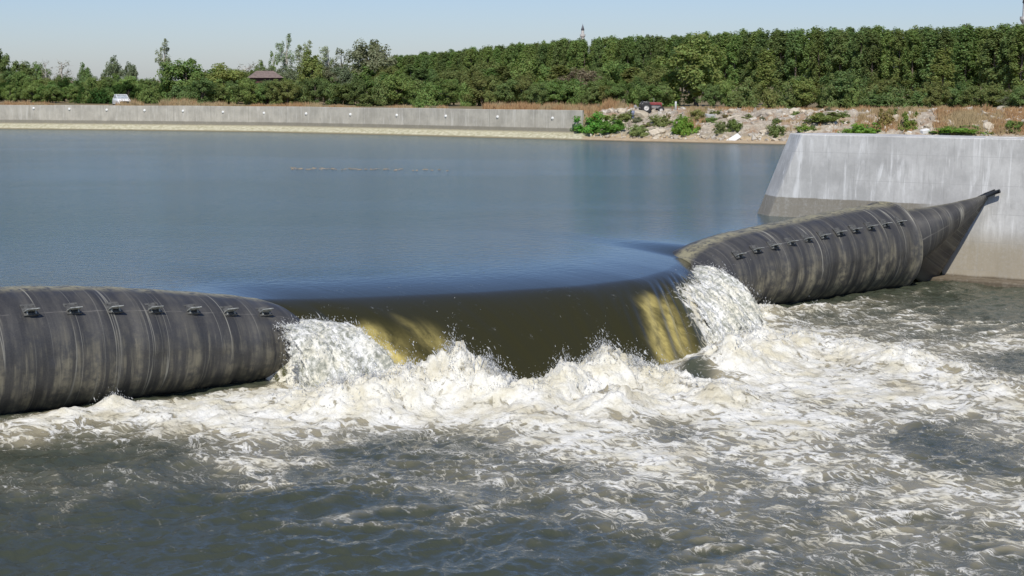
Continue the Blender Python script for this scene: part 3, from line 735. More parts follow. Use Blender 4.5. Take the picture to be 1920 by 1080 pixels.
def proto_tree(kind, seed):
    """unit-height tree: crown mesh and trunk mesh, height 1, half-width 1 before scaling"""
    r = np.random.default_rng(seed)
    if kind == 'poplar':
        H = 13.0; k = 75; z = r.uniform(.16, .98, k) * H
        wz_ = 1.75 * np.sin(np.pi * np.clip((z / H - .06) / 1.04, 0, 1) ** .75) ** .8
        a = r.uniform(0, 6.28, k); q = wz_ * r.uniform(.15, 1, k) ** .5
        cen = np.stack([q * np.cos(a), q * np.sin(a), z], -1); sig = np.stack([np.full(k, .62), np.full(k, .62), np.full(k, .85)], -1) * r.uniform(.7, 1.2, (k, 1))
        cr = leaves(cen, sig, 80, .27, r)
        segs = [([(0, 0, 0), (.08, 0, 4), (0, .1, 8), (0, 0, 12)], [.20, .16, .10, .03])]
        segs += [([(0, 0, c[2] * .85), tuple(c)], [.05, .015]) for c in cen[::6]]
    elif kind == 'broad':
        H = 9.0; k = 62
        d = r.normal(size=(k, 3)); d /= np.linalg.norm(d, axis=1)[:, None]; rad = r.uniform(.3, 1, k) ** .5
        lob = 1 + .22 * np.sin(3 * np.arctan2(d[:, 1], d[:, 0]) + seed) + .15 * r.normal(size=k)
        cen = d * rad[:, None] * lob[:, None] * np.array([3.3, 3.3, 3.5]) + np.array([0, 0, 4.9]); cen[:, 2] = np.clip(cen[:, 2], .9, 8.6)
        sig = np.full((k, 3), 1.0) * r.uniform(.6, 1.25, (k, 1)); cr = leaves(cen, sig, 130, .29, r)
        segs = [([(0, 0, 0), (.1, 0, 1.5), (.0, .1, 4.5), (.1, 0, 7)], [.26, .22, .14, .04])] + [([(0, 0, 1.6 + .4 * i % 3), tuple(c * np.array([.5, .5, .8])), tuple(c)], [.10, .06, .02]) for i, c in enumerate(cen[::5])]
    elif kind == 'loose':
        H = 12.0; k = 46; z = r.uniform(.30, 1.0, k) * H
        a = r.uniform(0, 6.28, k); q = 1.9 * r.uniform(.1, 1, k) ** .6 * np.sin(np.pi * np.clip((z / H - .1) / 1.0, 0.05, .97)) ** .6
        cen = np.stack([q * np.cos(a), q * np.sin(a), z], -1); sig = np.stack([np.full(k, .5), np.full(k, .5), np.full(k, .8)], -1) * r.uniform(.6, 1.2, (k, 1))
        cr = leaves(cen, sig, 50, .23, r)
        segs = [([(0, 0, 0), (.1, 0, 4), (.3, .1, 8), (.2, 0, 11.5)], [.22, .17, .10, .03])] + [([(.1, 0, c[2] * .72), tuple(c)], [.07, .02]) for c in cen[::2]]
    elif kind == 'bush':
        H = 3.0; k = 40
        d = r.normal(size=(k, 3)); d[:, 2] = np.abs(d[:, 2]) * .8; d /= np.linalg.norm(d, axis=1)[:, None]
        cen = d * (r.uniform(.2, 1, k) ** .5)[:, None] * np.array([1.7, 1.7, 2.3]) * (1 + .18 * r.normal(size=(k, 1))); cen[:, 2] = np.clip(cen[:, 2] + .25, .2, 2.8)
        sig = np.full((k, 3), .48) * r.uniform(.6, 1.2, (k, 1)); cr = leaves(cen, sig, 60, .20, r)
        segs = [([(0, 0, 0), tuple(c * np.array([.4, .4, .6])), tuple(c)], [.05, .035, .01]) for c in cen[::4]]
    elif kind == 'bare':
        H = 8.0; segs = [([(0, 0, 0), (.1, 0, 3), (0, .1, 6), (.1, 0, 8)], [.24, .2, .13, .03])]
        cen = []
        for i in range(26):
            z = r.uniform(2, 7.4); a = r.uniform(0, 6.28); l = r.uniform(.7, 1.8)
            e = np.array([l * math.cos(a), l * math.sin(a), z + l * r.uniform(.4, 1.2)]); segs.append(([(0, 0, z), tuple(e * .5 + np.array([0, 0, z * .5])), tuple(e)], [.07, .05, .015])); cen.append(e)
            for j in range(3):
                t = r.normal(size=3) * .5 + np.array([0, 0, .4]); segs.append(([tuple(e * .7 + np.array([0, 0, z]) * .3), tuple(e + t)], [.03, .01]))
        cr = leaves(np.array(cen), np.full((26, 3), .5), 9, .2, r)
    cr.materials.append(M_LEAF)
    return cr, limb_mesh("trunk", segs), H
PROTO = {k: [proto_tree(k, 100 * i + j) for j in range(n)] for i, (k, n) in enumerate((('poplar', 6), ('broad', 6), ('loose', 3), ('bush', 6), ('bare', 2)))}
BASEW = {'poplar': 4.0, 'broad': 7.6, 'loose': 4.2, 'bush': 4.0, 'bare': 3.2}
NAME = {'poplar': 'poplar_tree', 'broad': 'broadleaf_tree', 'loose': 'slender_tree', 'bush': 'shrub', 'bare': 'bare_tree'}
def plant(kind, x, y, z, h, w, color, label, group=None, pale=False, cat='tree'):
    cr, tr, H = random.choice(PROTO[kind])
    t = empty(NAME[kind], (x, y, z), random.uniform(0, 6.28)); tag(t, label, cat, group)
    sc_ = (w / BASEW[kind], w / BASEW[kind], h / H)
    for nm, me_ in (("crown", cr), ("trunk", tr)):
        o = link(nm, me_, None, t); o.scale = sc_
        k = random.uniform(.85, 1.15)
        o.color = (color[0] * k * random.uniform(.92, 1.08), color[1] * k, color[2] * k, 1)
        if nm == "trunk" and pale:
            o.material_slots[0].link = 'OBJECT'; o.material_slots[0].material = M_PALEBARK
    return t
G_DARK = (.170, .225, .088); G_MID = (.20, .27, .092); G_OLIVE = (.20, .225, .085); G_YEL = (.21, .25, .085); G_GREY = (.215, .24, .150); G_PALE = (.30, .33, .23); G_BROWN = (.22, .20, .14)
# (kind, photo column, top row, width in photo pixels, ground distance, colour, label)
TREES = [
 ('broad', -2, 86, 62, 262, G_DARK, "tall dark tree at the left edge of the far bank"),
 ('broad', 36, 113, 62, 268, G_DARK, "dark green tree second from the left edge of the far bank"),
 ('broad', 74, 119, 52, 272, G_DARK, "dark tree just left of the pale dead trunk"),
 ('bare', 87, 117, 24, 258, G_BROWN, "pale dead tree trunk standing among dark trees on the left"),
 ('bare', 116, 117, 46, 285, G_BROWN, "thin brownish nearly leafless tree right of the pale dead trunk"),
 ('broad', 160, 121, 34, 280, G_DARK, "small round dark tree against the sky right of the leafless tree"),
 ('broad', 212, 109, 42, 262, G_GREY, "grey green tree, left of a close pair above the white car"),
 ('broad', 246, 113, 32, 266, G_GREY, "grey green tree, right of a close pair above the white car"),
 ('loose', 309, 77, 36, 262, G_PALE, "pale feathery tall tree behind a big dark round tree"),
 ('broad', 348, 103, 92, 232, G_MID, "big round dark green tree in front of the pale feathery tree"),
 ('broad', 425, 121, 84, 236, G_YEL, "yellow green round tree left of the house roof"),
 ('bare', 462, 124, 40, 244, G_BROWN, "greyish twiggy tree beside the house roof"),
 ('broad', 489, 117, 38, 275, G_MID, "green tree rising just behind the house roof"),
 ('loose', 514, 99, 24, 262, G_MID, "narrow dark topped tree right behind the house"),
 ('loose', 536, 68, 44, 250, G_PALE, "tallest pale slender tree on the left bank"),
 ('loose', 573, 79, 44, 262, G_PALE, "pale slender tree right of the tallest pale tree"),
 ('broad', 585, 96, 60, 240, G_YEL, "tall olive yellow tree in front of the pale slender trees"),
 ('loose', 614, 90, 44, 252, G_PALE, "pale tree with a whitish slanting trunk"),
 ('loose', 642, 94, 46, 262, G_GREY, "grey green slender tree between whitish trunk tree and big round tree"),
 ('broad', 702, 79, 96, 255, G_GREY, "big tall round grey green tree left of the poplar wood"),
 ('broad', 985, 104, 84, 232, G_YEL, "yellow green rounded tree before the middle of the poplar wood"),
 ('broad', 1092, 124, 74, 212, G_BROWN, "brownish grey tree at the wood edge left of the tractor"),
 ('broad', 912, 108, 62, 250, G_OLIVE, "olive tree at the wood edge left of the yellow green one"),
 ('broad', 1305, 73, 138, 196, G_YEL, "largest yellow green tree standing right behind the tractor"),
 ('broad', 1235, 118, 66, 200, G_OLIVE, "olive tree just left of the largest yellow green tree"),
 ('poplar', 1437, 96, 46, 204, G_YEL, "light green poplar right of the largest yellow green tree"),
 ('poplar', 1768, 92, 52, 196, G_YEL, "light green poplar standing before the dark wood on the right"),
 ('broad', 1502, 149, 62, 182, G_YEL, "bright green bushy tree near the upper left corner of the abutment"),
 ('broad', 1574, 132, 88, 184, G_DARK, "dark round tree above the left part of the abutment"),
 ('broad', 1660, 146, 86, 182, G_OLIVE, "olive low tree above the middle of the abutment"),
 ('broad', 1738, 160, 66, 178, G_YEL, "bright green low tree under the light green poplar"),
 ('broad', 1652, 172, 92, 174, G_DARK, "dark low spreading tree below the olive one above the abutment"),
 ('broad', 1902, 178, 56, 172, G_GREY, "grey green low tree at the right edge of the far bank"),
 ('bush', 790, 181, 36, 190, G_MID, "round green bush just behind the middle of the far wall"),
 ('bush', 690, 172, 62, 205, G_OLIVE, "light olive bush behind the far wall under the big grey green tree"),
]
for kind, px, top, w, d, colr, lab in TREES:
    q = P(px, 150, None, d); zt = CAM_H + (150 - top) / FPX * d; z0 = 5.45
    plant(kind, q[0], q[1], z0, zt - z0, w / FPX * d, colr, lab, None, kind in ('loose', 'bare'), 'shrub' if kind == 'bush' else 'tree')

for px, top, w in ((466, 147, 44), (490, 157, 38), (512, 150, 46), (538, 146, 48), (478, 164, 34), (524, 163, 36)):
    q = P(px, 150, None, 213); zt = CAM_H + (150 - top) / FPX * 213
    plant('broad', q[0], q[1], 5.45, zt - 5.45, w / FPX * 213, random.choice([G_MID, G_OLIVE, G_YEL]), "low bushy tree growing close in front of the house", "bushy trees in front of the house")
# thicket along the edge of the wood and behind the wall
def band(n, x0, x1, f_top, f_d, kinds, cols, lab, grp, wr, cat='tree'):
    for i in range(n):
        px = x0 + (x1 - x0) * (i + random.uniform(.15, .85)) / n
        d = f_d(px) * random.uniform(.97, 1.04); top = f_top(px) + random.uniform(-7, 8)
        q = P(px, 150, None, d); zt = CAM_H + (150 - top) / FPX * d; z0 = 5.5
        plant(random.choice(kinds), q[0], q[1], z0, max(1.2, zt - z0), random.uniform(*wr) / FPX * d, random.choice(cols), lab, grp, False, cat)
LI = lambda xs_, ys_: (lambda x: float(np.interp(x, xs_, ys_)))
band(26, -30, 330, LI([0, 330], [153, 155]), LI([0, 330], [238, 229]), ['bush', 'broad'], [G_MID, (.058, .105, .030), G_MID], "mid green shrub in the even thicket behind the left part of the far wall", "thicket behind the left wall", (30, 48), 'shrub')
band(14, -20, 330, LI([0, 330], [138, 140]), LI([0, 330], [250, 245]), ['broad'], [G_DARK, G_MID, G_OLIVE], "dark low tree behind the green thicket on the left bank", "low trees behind the left thicket", (40, 60))
band(22, 330, 760, LI([330, 560, 760], [150, 146, 140]), LI([330, 760], [222, 215]), ['broad', 'broad', 'bush'], [G_DARK, G_DARK, G_OLIVE, G_MID], "dark bushy tree in the undergrowth behind the middle of the far wall", "undergrowth behind the middle wall", (40, 70))
band(14, 380, 760, LI([380, 760], [132, 118]), LI([380, 760], [246, 246]), ['broad'], [G_MID, G_OLIVE, G_GREY], "mid height green tree filling in below the pale slender trees", "trees below the slender trees", (44, 70))
band(30, 740, 1260, LI([740, 1000, 1260], [146, 144, 150]), LI([740, 1260], [212, 190]), ['broad', 'broad', 'bush'], [G_DARK, G_OLIVE, G_MID, G_MID], "bushy tree in the dark undergrowth left of the tractor", "undergrowth left of the tractor", (40, 70))
band(22, 760, 1260, LI([760, 1260], [126, 118]), LI([760, 1260], [246, 226]), ['broad', 'poplar'], [G_MID, G_OLIVE, G_YEL, G_DARK], "mid height tree at the front edge of the middle wood", "front edge of the middle wood", (40, 64))
band(26, 1330, 1960, LI([1330, 1960], [154, 158]), LI([1330, 1960], [186, 172]), ['broad', 'bush'], [G_DARK, G_DARK, G_MID, G_OLIVE], "dark undergrowth tree above the rubble bank on the right", "undergrowth above the rubble bank", (40, 66))
# poplar plantation in rows, its edge coming nearer towards the right
E0, E1 = np.array([-62., 640.]), np.array([104., 232.])
ev = (E1 - E0) / np.linalg.norm(E1 - E0); en = np.array([-ev[1], ev[0]]); en = en if en[1] > 0 else -en
cnt = 0
for row in range(3):
    q = 0.0
    while q < 445:
        d_ = E0[1] + ev[1] * q
        stepq = 3.2 + .006 * max(0, d_ - 200) + (.8 if row else 0)
        q += stepq
        p2 = E0 + ev * (q + random.uniform(-.8, .8)) + en * (row * 5.5 + random.uniform(-1.3, 1.3))
        pxx = 960 + FPX * p2[0] / p2[1]
        if not (715 < pxx < 1975): continue
        topy = np.interp(pxx, [700, 740, 820, 900, 1000, 1090, 1200, 1300, 1400, 1600, 1900], [118, 108, 99, 92, 83, 76, 72, 67, 59, 57, 51]) + random.uniform(-4, 4) - (0 if row else -3)
        zt = CAM_H + (150 - topy) / FPX * p2[1]
        plant('poplar', p2[0], p2[1], 5.7, zt - 5.7, random.uniform(3.6, 5.0) * (1 + .0006 * (p2[1] - 200)), random.choice([G_DARK, G_DARK, (.185, .24, .085), G_MID]), "dark green poplar in the long dense plantation behind the far bank", "poplars of the plantation")
        cnt += 1
print("poplars", cnt)

# ---------------------------------------------------------------- shrubs, rocks and dry grass on the rubble bank
def at_bank(px, py):
    """point of the bank surface seen at a photo pixel"""
    lo, hi = 140.0, 200.0
    for d in np.arange(140, 200, .4):
        q = P(px, py, None, d)
        if gz(q[0], q[1]) > q[2]: return q
    return P(px, py, None, 172)
BUSH = [(1103,246,62,30,(.06,.13,.03),"bright green bush at the foot of the wall end beside the shore"),
 (1150,248,54,22,(.055,.12,.03),"bright green bush low on the shore, second from the wall end"),
 (1118,226,60,16,(.10,.14,.05),"pale green bush on the slope just above the bright green shore bushes"),
 (1172,228,40,20,(.09,.12,.05),"grey green bush on the slope below the left end of the tractor"),
 (1200,252,40,20,(.10,.13,.06),"grey green bush low on the bank below the tractor"),
 (1238,236,40,22,(.09,.11,.05),"olive bush among pale rubble right below the tractor"),
 (1283,250,46,34,(.08,.13,.03),"rusty topped green bush in the middle of the rubble slope"),
 (1308,222,40,18,(.10,.12,.05),"olive bush near the top of the rubble slope right of the white post"),
 (1353,250,30,24,(.10,.12,.06),"grey green bush left of the white slab"),
 (1376,246,30,22,(.08,.11,.04),"dark grey green bush just above the white slab"),
 (1455,256,34,26,(.08,.105,.045),"dark bush touching the upper left corner of the abutment"),
 (1550,228,66,18,(.075,.105,.04),"wide low green bush on the slope above the abutment's left part"),
 (1508,246,34,14,(.09,.13,.035),"small green bush just over the abutment's top edge near its left end"),
 (1620,248,70,16,(.085,.14,.035),"bright green creeping bush over the middle of the abutment's top edge"),
 (1660,234,30,26,(.11,.10,.045),"brownish green bush on the slope above the abutment's middle"),
 (1700,244,34,30,(.08,.11,.03),"upright olive green bush left of the white block"),
 (1672,218,24,16,(.09,.12,.05),"small grey green bush near the slope top above the abutment"),
 (1805,248,90,14,(.085,.15,.035),"long bright green creeping bush right of the white block"),
 (1898,246,40,20,(.08,.12,.04),"green bush at the right edge above the abutment")]
for px, py, w, h, colr, lab in BUSH:
    q = at_bank(px, py); d = q[1]
    plant('bush', q[0], q[1], q[2] - .15, h / FPX * d * 1.35, w / FPX * d * 1.3, (2.5 * colr[0], 2.25 * colr[1], 2.0 * colr[2]), lab, None, False, 'shrub')
for i in range(40):
    x = random.uniform(WALL_END + 1, 62); dd_ = random.uniform(3.2, 11); q = bank(x, dd_)
    plant('bush', q[0], q[1], gz(q[0], q[1]) - .1, random.uniform(.4, .9), random.uniform(.7, 1.7), random.choice([G_GREY, G_OLIVE, G_MID, (.24, .20, .10)]), "small scrubby tuft growing between the pale rocks of the far bank", "scrub tufts on the rubble bank", False, 'shrub')

def rock_material(name, c0, c1):
    m = N(name); p = m.n("TexCoord").outputs[3]; oi = m.n("ObjectInfo").outputs["Random"]
    f = m.noise(p, 2.2, 7, .65)
    c = m.mix(m.math('ADD', m.math('MULTIPLY', m.mr(f, .3, .7), .6), m.math('MULTIPLY', oi, .4)), c0, c1)
    m.principled(color=c, rough=.92, normal=m.bump(f, .7, .1)); return m.m
M_ROCK = rock_material("pale_limestone", (.32, .27, .19), (.68, .60, .47))
M_SLAB = rock_material("white_slab", (.66, .66, .62), (.80, .80, .77))
def rock_mesh(seed, sub=2):
    import bmesh
    bm = bmesh.new(); bmesh.ops.create_icosphere(bm, subdivisions=sub, radius=1)
    r = np.random.default_rng(seed)
    pl = [(r.normal(size=3), r.uniform(.55, .9)) for _ in range(9)]
    for v in bm.verts:
        c = np.array(v.co)
        for nn, d in pl:
            u = nn / np.linalg.norm(nn); k = c @ u
            if k > d: c = c - u * (k - d)
        c = c * (1 + .07 * float(perlin(c[0] * 2 + seed, c[1] * 2, c[2] * 2)))
        v.co = c
    me_ = bpy.data.meshes.new("rock"); bm.to_mesh(me_); bm.free(); me_.materials.append(M_ROCK)
    return me_
ROCKS = [rock_mesh(40 + i) for i in range(8)]
for i in range(230):
    x = random.uniform(WALL_END + .5, 60); d_ = random.uniform(2.2, 11.5) if i > 45 else random.uniform(1.6, 3.2); q = bank(x, d_)
    sz = min(.8, .14 + random.expovariate(6.0)) if d_ > 3 else random.uniform(.15, .45)
    o = link("rock", random.choice(ROCKS)); o.location = (q[0], q[1], gz(q[0], q[1]) + sz * .1)
    o.scale = (sz * random.uniform(.9, 1.6), sz * random.uniform(.8, 1.2), sz * random.uniform(.5, .85)); o.rotation_euler = (random.uniform(-.4, .4), random.uniform(-.4, .4), random.uniform(0, 6.28))
    tag(o, "pale angular rock lying in the rubble slope of the far bank", "rock", "rocks of the rubble slope")
def slab(px, py, l, w, t, rot, name, lab, mat, cat):
    q = at_bank(px, py); b = MB(); b.box((0, 0, 0), (l, w, t), None, .94)
    o = b.build(name, mat, None, False, .05); o.location = tuple(q + np.array([0, -.4, .1])); o.rotation_euler = rot; tag(o, lab, cat); return o
slab(1374, 262, 1.55, .9, .12, (.5, -.55, .1), "slab", "smooth white slab leaning at the waterline below the rubble slope", M_SLAB, "slab")
slab(1232, 228, 2.3, .8, .3, (.3, -.5, .2), "slab", "long pale broken concrete slab tilted on the slope below the tractor", M_ROCK, "slab")
slab(1228, 251, 1.3, 1.0, .5, (.5, -.3, .3), "slab", "pale whitish broken slab low on the bank below the tractor", M_ROCK, "slab")
slab(1732, 248, .85, .6, .4, (.2, -.2, .3), "slab", "white square block just above the abutment's top edge", M_SLAB, "block")
slab(1703, 251, .4, .4, .35, (.2, .1, .3), "slab", "small white block left of the white square block above the abutment", M_SLAB, "block")
slab(1330, 222, 1.1, .8, .7, (.1, .1, .2), "slab", "grey squared concrete block high on the rubble slope", simple("grey_block", (.38, .39, .38), .9), "block")

# rubble: small stones nobody could count
def rubble():
    t = np.array([[1, 0, 0], [-1, 0, 0], [0, 1, 0], [0, -1, 0], [0, 0, 1], [0, 0, -1]], float)
    f = np.array([[0, 2, 4], [2, 1, 4], [1, 3, 4], [3, 0, 4], [2, 0, 5], [1, 2, 5], [3, 1, 5], [0, 3, 5]])
    k = 5200; V = []; x = rng.uniform(WALL_END + .3, 64, k); d = rng.uniform(1.4, 12, k)
    for i in range(k):
        q = bank(x[i], d[i]); s_ = min(.5, .06 + rng.exponential(.09)); A, _ = np.linalg.qr(rng.normal(size=(3, 3)))
        V.append((t * rng.uniform(.6, 1.2, (6, 1)) * s_) @ A + np.array([q[0], q[1], gz(q[0], q[1]) + .03]))
    F = (np.arange(k)[:, None, None] * 6 + f[None]).reshape(-1, 3)
    m = N("rubble_stone"); g = m.n("NewGeometry").outputs["Random Per Island"]
    m.principled(color=m.mix(g, (.24, .20, .15), (.58, .54, .46)), rough=.95)
    tag(link("rubble", np_mesh("rubble", np.concatenate(V), F, False), m.m), "small broken stones covering the rubble slope of the far bank", "rubble", kind="stuff")
rubble()

# dry grass: blades nobody could count, standing on the wall top and in patches on the slope
def dry_grass():
    cx, cd, hh, rr = [], [], [], []
    def patch(px0, px1, n, d0, d1, h):
        for _ in range(n):
            px = random.uniform(px0, px1); dref = np.interp(px, [0, 1088, 1440, 1920], [211, 172, 160, 150]); x = (px - 960) / FPX * dref
            cx.append(x); cd.append(random.uniform(d0, d1)); hh.append(h * random.uniform(.5, 1.2)); rr.append(random.uniform(.3, .7))
    for a, b, n, h in ((-30,60,60,.8),(60,180,26,.25),(180,215,16,1.1),(270,320,50,1.15),(325,400,34,.8),(425,490,50,.55),(500,560,40,.75),(560,640,16,.5),(700,800,24,.6),(880,960,70,1.0),(960,1090,120,1.0),(1090,1130,40,1.1),(1140,1200,20,.6),(1280,1440,50,.5),(1440,1920,140,.55)):
        patch(a, b, n, 4.2 if b < 1100 else 10, 9 if b < 1100 else 14, h)
    for a, b, n, h in ((1590,1640,46,.8),(1640,1700,50,.8),(1735,1800,70,.9),(1780,1920,190,.7),(1262,1300,30,.8),(1440,1560,30,.4)):
        patch(a, b, n, 4, 10, h)
    V, C = [], []
    for x, d, h, r in zip(cx, cd, hh, rr):
        n = 34; a = rng.uniform(0, 6.28, n); q = rng.uniform(0, r, n)
        g = bank(x, d); bx = g[0] + q * np.cos(a); by = g[1] + q * np.sin(a); bz = gz(g[0], g[1]) - .05
        hgt = h * rng.uniform(.5, 1.1, n); lx, ly = rng.normal(0, .22, n) * hgt, rng.normal(0, .22, n) * hgt; w = .045
        V.append(np.stack([np.stack([bx - w, by, np.full(n, bz)], -1), np.stack([bx + w, by, np.full(n, bz)], -1), np.stack([bx + lx, by + ly, bz + hgt], -1)], 1).reshape(-1, 3))
    V = np.concatenate(V)
    m = N("dry_grass"); g = m.n("NewGeometry"); r = g.outputs["Random Per Island"]; n_1 = m.noise(m.pos(), .25, 3, .5)
    c = m.mix(r, (.24, .13, .06), (.42, .27, .13)); c = m.mix(m.mr(n_1, .45, .6), c, (.34, .26, .14))
    m.principled(color=c, rough=.9)
    tag(link("dry_grass", np_mesh("dry_grass", V, np.arange(len(V)).reshape(-1, 3), False), m.m), "rust brown dry grass along the top of the far bank", "grass", kind="stuff")
dry_grass()

# ---------------------------------------------------------------- tractor, car, post, barrel, house, minarets
M_RED = simple("red_paint", (.26, .05, .045), .4, 0, .2); M_TYRE = simple("tyre_rubber", (.03, .03, .03), .85); M_GREY = simple("grey_metal", (.28, .27, .26), .6, .2)
M_RIM = simple("rim_paint", (.55, .53, .50), .6); M_GLASS = simple("dark_glass", (.02, .025, .025), .12)
def wheel(parent, c, r, w, rr):
    b = MB(); b.lathe((0, 0, 0), [(r * rr, -w / 2), (r * .9, -w / 2), (r, -w * .36), (r, w * .36), (r * .9, w / 2), (r * rr, w / 2)], 24, 'Y'); 
    for k in range(18):
        a = 2 * math.pi * k / 18; R2 = np.array([[math.cos(a), 0, -math.sin(a)], [0, 1, 0], [math.sin(a), 0, math.cos(a)]])
        b.box(R2 @ np.array([r, 0, 0]), (.07, w * .7, .05), R2)
    wh = b.build("wheel", M_TYRE, parent, True); wh.location = c
    b = MB(); b.lathe((0, 0, 0), [(0, -w * .25), (r * .2, -w * .3), (r * .25, -w * .15), (r * rr * .9, -w * .2), (r * rr, -w / 2 + .01)], 20, 'Y')
    b.lathe((0, 0, 0), [(r * rr, w / 2 - .01), (r * rr * .9, w * .2), (0, w * .2)], 20, 'Y'); b.build("rim", M_RIM, wh, True)
q = at_bank(1219, 209); q = P(1219, 208, None, 173.5); tr = empty("tractor", (q[0], q[1], gz(q[0], q[1]) - .15), math.radians(8)); tr.scale = (.9, .9, .9)
tag(tr, "old red tractor parked on top of the far bank in front of the trees", "tractor")
b = MB(); b.box((.62, 0, 1.16), (1.55, .62, .34), None, .9); b.box((1.36, 0, 1.02), (.16, .60, .52)); b.build("hood", M_RED, tr, False, .06)
b = MB(); b.box((.55, 0, .78), (1.5, .40, .40)); b.box((-.62, 0, .75), (.9, .46, .46)); b.tube([(1.25, -.5, .45), (1.25, .5, .45)], .06); b.tube([(.5, .2, 1.3), (.5, .2, 1.85)], .035); b.build("chassis", M_GREY, tr)
for y in (-.62, .62):
    b = MB(); b.tube([(-1.2, y, 1.05), (-1.0, y, 1.3), (-.6, y, 1.38), (-.25, y, 1.25)], .05); b.box((-.65, y, 1.36), (.8, .36, .04))
    b.build("fender", M_GREY, tr)
b = MB(); b.box((-.75, 0, 1.12), (.45, .45, .09)); b.box((-.98, 0, 1.34), (.08, .45, .38)); b.build("seat", M_TYRE, tr, False, .03)
b = MB(); b.tube([(-.1, 0, 1.2), (-.32, 0, 1.5)], .025); b.lathe((-.33, 0, 1.51), [(.19, -.015), (.21, 0), (.19, .015), (.17, 0), (.19, -.015)], 16); b.build("steering_wheel", M_TYRE, tr)
for y in (-.66, .66): wheel(tr, (-.65, y, .66), .66, .34, .5)
for y in (-.55, .55): wheel(tr, (1.25, y, .40), .40, .22, .5)
for y in (-.2, .2):
    b = MB(); b.lathe((1.45, y, 1.12), [(0, .02), (.07, .02), (.08, -.02)], 10, 'X'); b.build("headlight", M_WHITE, tr)
# implement hitched behind
b = MB(); b.tube([(-1.1, 0, .6), (-1.75, 0, .75)], .05); b.box((-1.75, 0, .62), (.12, 1.1, .12)); b.box((-1.9, 0, .85), (.35, .5, .3), None, .7); b.build("implement", M_GREY, tr, False, .02)

q = P(228, 190, None, 216.5); car = empty("car", (q[0], q[1], gz(q[0], q[1]) - .1), math.radians(-64)); car.scale = (1.1, 1.1, 1.1); tag(car, "white car parked behind the far wall on the left", "car")
M_SCREEN = simple("sky_glare_windscreen", (.42, .45, .46), .1)  # reflected sky glare painted into the glass as a pale colour
M_CAR = simple("white_car_paint", (.80, .80, .78), .25, 0, .03)
def loft(rows, mat, name, parent):
    V = np.array(rows); me_ = np_mesh(name, V.reshape(-1, 3), np.concatenate([grid_faces(*V.shape[:2])]), True)
    return link(name, me_, mat, parent)
def car_rows(prof, hw):
    out = []
    for x, z0, z1, k in prof:
        out.append([(x, -hw * k, z0), (x, -hw * k, z0 * .4 + z1 * .6), (x, -hw * k * .93, z1 - .04), (x, -hw * k * .75, z1), (x, 0, z1 + .03), (x, hw * k * .75, z1), (x, hw * k * .93, z1 - .04), (x, hw * k, z0 * .4 + z1 * .6), (x, hw * k, z0), (x, 0, z0), (x, -hw * k, z0)])
    return out
loft(car_rows([(-1.95, .35, .75, .75), (-1.9, .25, .85, .92), (-1.5, .22, .92, 1), (-.3, .22, .95, 1), (.9, .22, .93, 1), (1.5, .22, .85, .98), (1.85, .25, .72, .9), (1.95, .35, .6, .75)], .85), M_CAR, "body", car)
loft(car_rows([(-1.55, .9, .94, .9), (-1.15, .9, 1.30, .84), (-.8, .9, 1.36, .82), (.1, .9, 1.36, .82), (.85, .9, .95, .9)], .82), M_SCREEN, "cabin_glass", car)
b = MB(); b.box((-.45, 0, 1.42), (1.25, 1.22, .05), None, .92)
for x0, x1 in ((-.95, -1.5), (.05, .85)):
    for y in (-.64, .64): b.tube([(x0, y, 1.39), (x1, y * 1.12, .93)], .04, 6)
b.build("roof", M_CAR, car, False, .015)
for x in (-1.25, 1.25):
    for y in (-.75, .75): wheel(car, (x, y, .31), .31, .2, .62)
for y in (-.6, .6):
    b = MB(); b.lathe((1.88, y, .62), [(0, .03), (.09, .03), (.11, -.03)], 12, 'X'); b.build("headlight", M_RIM, car)

q = at_bank(1267, 206); q = P(1267, 206, None, 172.5)
b = MB(); b.lathe((0, 0, 0), [(0, 0), (.11, 0), (.11, 1.05), (.095, 1.12), (0, 1.14)], 12); o = b.build("marker_post", M_WHITE, None, True); o.location = (q[0], q[1], gz(q[0], q[1]) - .1); tag(o, "short white round post on the bank top right of the tractor", "post")
q = P(1186, 203, None, 172.5); M_BLUE = simple("blue_grey_plastic", (.16, .18, .26), .5)
b = MB(); b.lathe((0, 0, 0), [(0, 0), (.27, 0), (.29, .05), (.28, .28), (.295, .31), (.28, .34), (.28, .56), (.295, .59), (.28, .62), (.27, .82), (.2, .88), (0, .88)], 18); o = b.build("barrel", M_BLUE, None, True); o.location = (q[0], q[1], gz(q[0], q[1]) - .05); tag(o, "blue grey barrel standing on the bank left of the tractor", "barrel")
for px, lab in ((1260, "reddish wooden stake left of the white post"), (1270, "reddish wooden stake at the foot of the white post")):
    q = P(px, 205, None, 172); b = MB(); b.tube([(0, 0, 0), (.03, 0, .35), (.02, 0, .72)], [.06, .055, .04], 6); o = b.build("stake", simple("rusty_wood", (.30, .15, .08), .9)); o.location = (q[0], q[1], gz(q[0], q[1]) - .1); tag(o, lab, "stake")

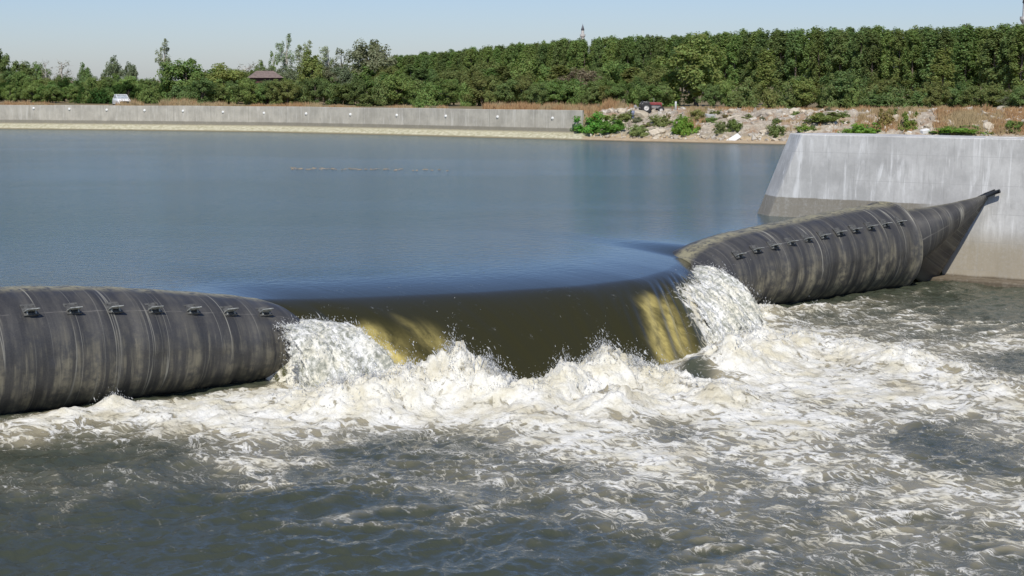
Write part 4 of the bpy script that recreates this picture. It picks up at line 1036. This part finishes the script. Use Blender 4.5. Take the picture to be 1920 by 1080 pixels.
# house half hidden in the trees
q = P(497, 150, None, 224); hz = CAM_H + (150 - 146) / FPX * 224
hs = empty("house", (q[0], q[1], 5.5), math.radians(12)); tag(hs, "house with dark brown wall and low roof half hidden by trees on left bank", "house")
hh_ = hz - 5.5; b = MB(); b.box((0, 0, hh_ / 2), (4.2, 5, hh_)); b.build("wall", simple("brown_wall", (.12, .055, .045), .9), hs)
b = MB(); b.add([(-2.5, -2.9, hh_), (2.5, -2.9, hh_), (2.5, 2.9, hh_), (-2.5, 2.9, hh_), (-1.2, 0, hh_ + 1.0), (1.2, 0, hh_ + 1.0)], [(3, 2, 1, 0), (0, 1, 5, 4), (1, 2, 5), (2, 3, 4, 5), (3, 0, 4)]); b.build("roof", simple("roof_tiles", (.20, .15, .125), .8), hs)
for x in (-1.2, 0.9):
    b = MB(); b.box((x, -2.52, hh_ - 1.3), (1.0, .06, 1.2)); b.build("window", M_GLASS, hs)

# minarets
M_STONE = simple("pale_stone", (.55, .53, .50), .8); M_LEAD = simple("lead_roof", (.20, .21, .24), .5)
def minaret(px, tip_y, base_y, d, wpx, lab):
    q = P(px, 150, None, d); s_ = d / FPX; r = wpx / 2 * s_; z = lambda y: CAM_H + (150 - y) * s_
    t = empty("minaret", (q[0], q[1], 5.7)); tag(t, lab, "minaret"); Z0 = 5.7
    hgt = base_y - tip_y; ys = tip_y + hgt
    b = MB(); b.lathe((0, 0, 0), [(r * 1.25, 0), (r * 1.25, 6), (r, 7), (r * .95, z(ys) - Z0), (r * .8, z(tip_y + hgt * .42) - Z0)], 16); b.build("shaft", M_STONE, t, True)
    for yy in (tip_y + hgt * .75,):
        b = MB(); b.lathe((0, 0, 0), [(r, z(yy) - Z0 - r * 1.2), (r * 1.55, z(yy) - Z0 - r * .2), (r * 1.55, z(yy) - Z0 + r * .7), (r * 1.45, z(yy) - Z0 + r * .7), (r * .9, z(yy) - Z0 + r * .1)], 16); b.build("balcony", M_STONE, t)
    b = MB(); b.lathe((0, 0, 0), [(0, z(tip_y + hgt * .42) - Z0), (r * 1.02, z(tip_y + hgt * .42) - Z0), (r * .12, z(tip_y + 2) - Z0), (0, z(tip_y) - Z0)], 16); b.build("spire", M_LEAD, t, True)
minaret(1092, 46, 76, 900, 6.5, "distant minaret with a grey pointed roof rising over the middle of the wood")
minaret(1917, -28, 60, 420, 12, "tall minaret cut by the right edge, behind the poplars")

# scum line drifting on the reservoir
def scum():
    k = 80; V = []; F = []
    for i in range(k):
        px = 545 + 200 * random.random() ** 1.3 if random.random() < .8 else random.uniform(740, 860)
        q = P(px, 315.5 + random.gauss(0, .9) + (px - 545) * .012, UP + .02); l, w = random.uniform(.05, .18), random.uniform(.02, .06); a = random.uniform(0, 3.14)
        c, s_ = math.cos(a), math.sin(a); j = len(V)
        for x, y, z in ((-l, -w, 0), (l, -w, 0), (l, w, 0), (-l, w, 0), (-l * .6, -w * .6, .025), (l * .6, -w * .6, .025), (l * .6, w * .6, .05), (-l * .6, w * .6, .05)): V.append((q[0] + c * x - s_ * y, q[1] + s_ * x + c * y, q[2] - .02 + z))
        F += [(j + 4, j + 5, j + 6, j + 7), (j, j + 1, j + 5, j + 4), (j + 1, j + 2, j + 6, j + 5), (j + 2, j + 3, j + 7, j + 6), (j + 3, j, j + 4, j + 7)]
    me_ = bpy.data.meshes.new("scum"); me_.from_pydata(V, [], F); me_.update()
    tag(link("floating_scum", me_, simple("scum", (.24, .20, .14), .8)), "thin brown line of scum drifting on the reservoir", "scum", kind="stuff")
scum()
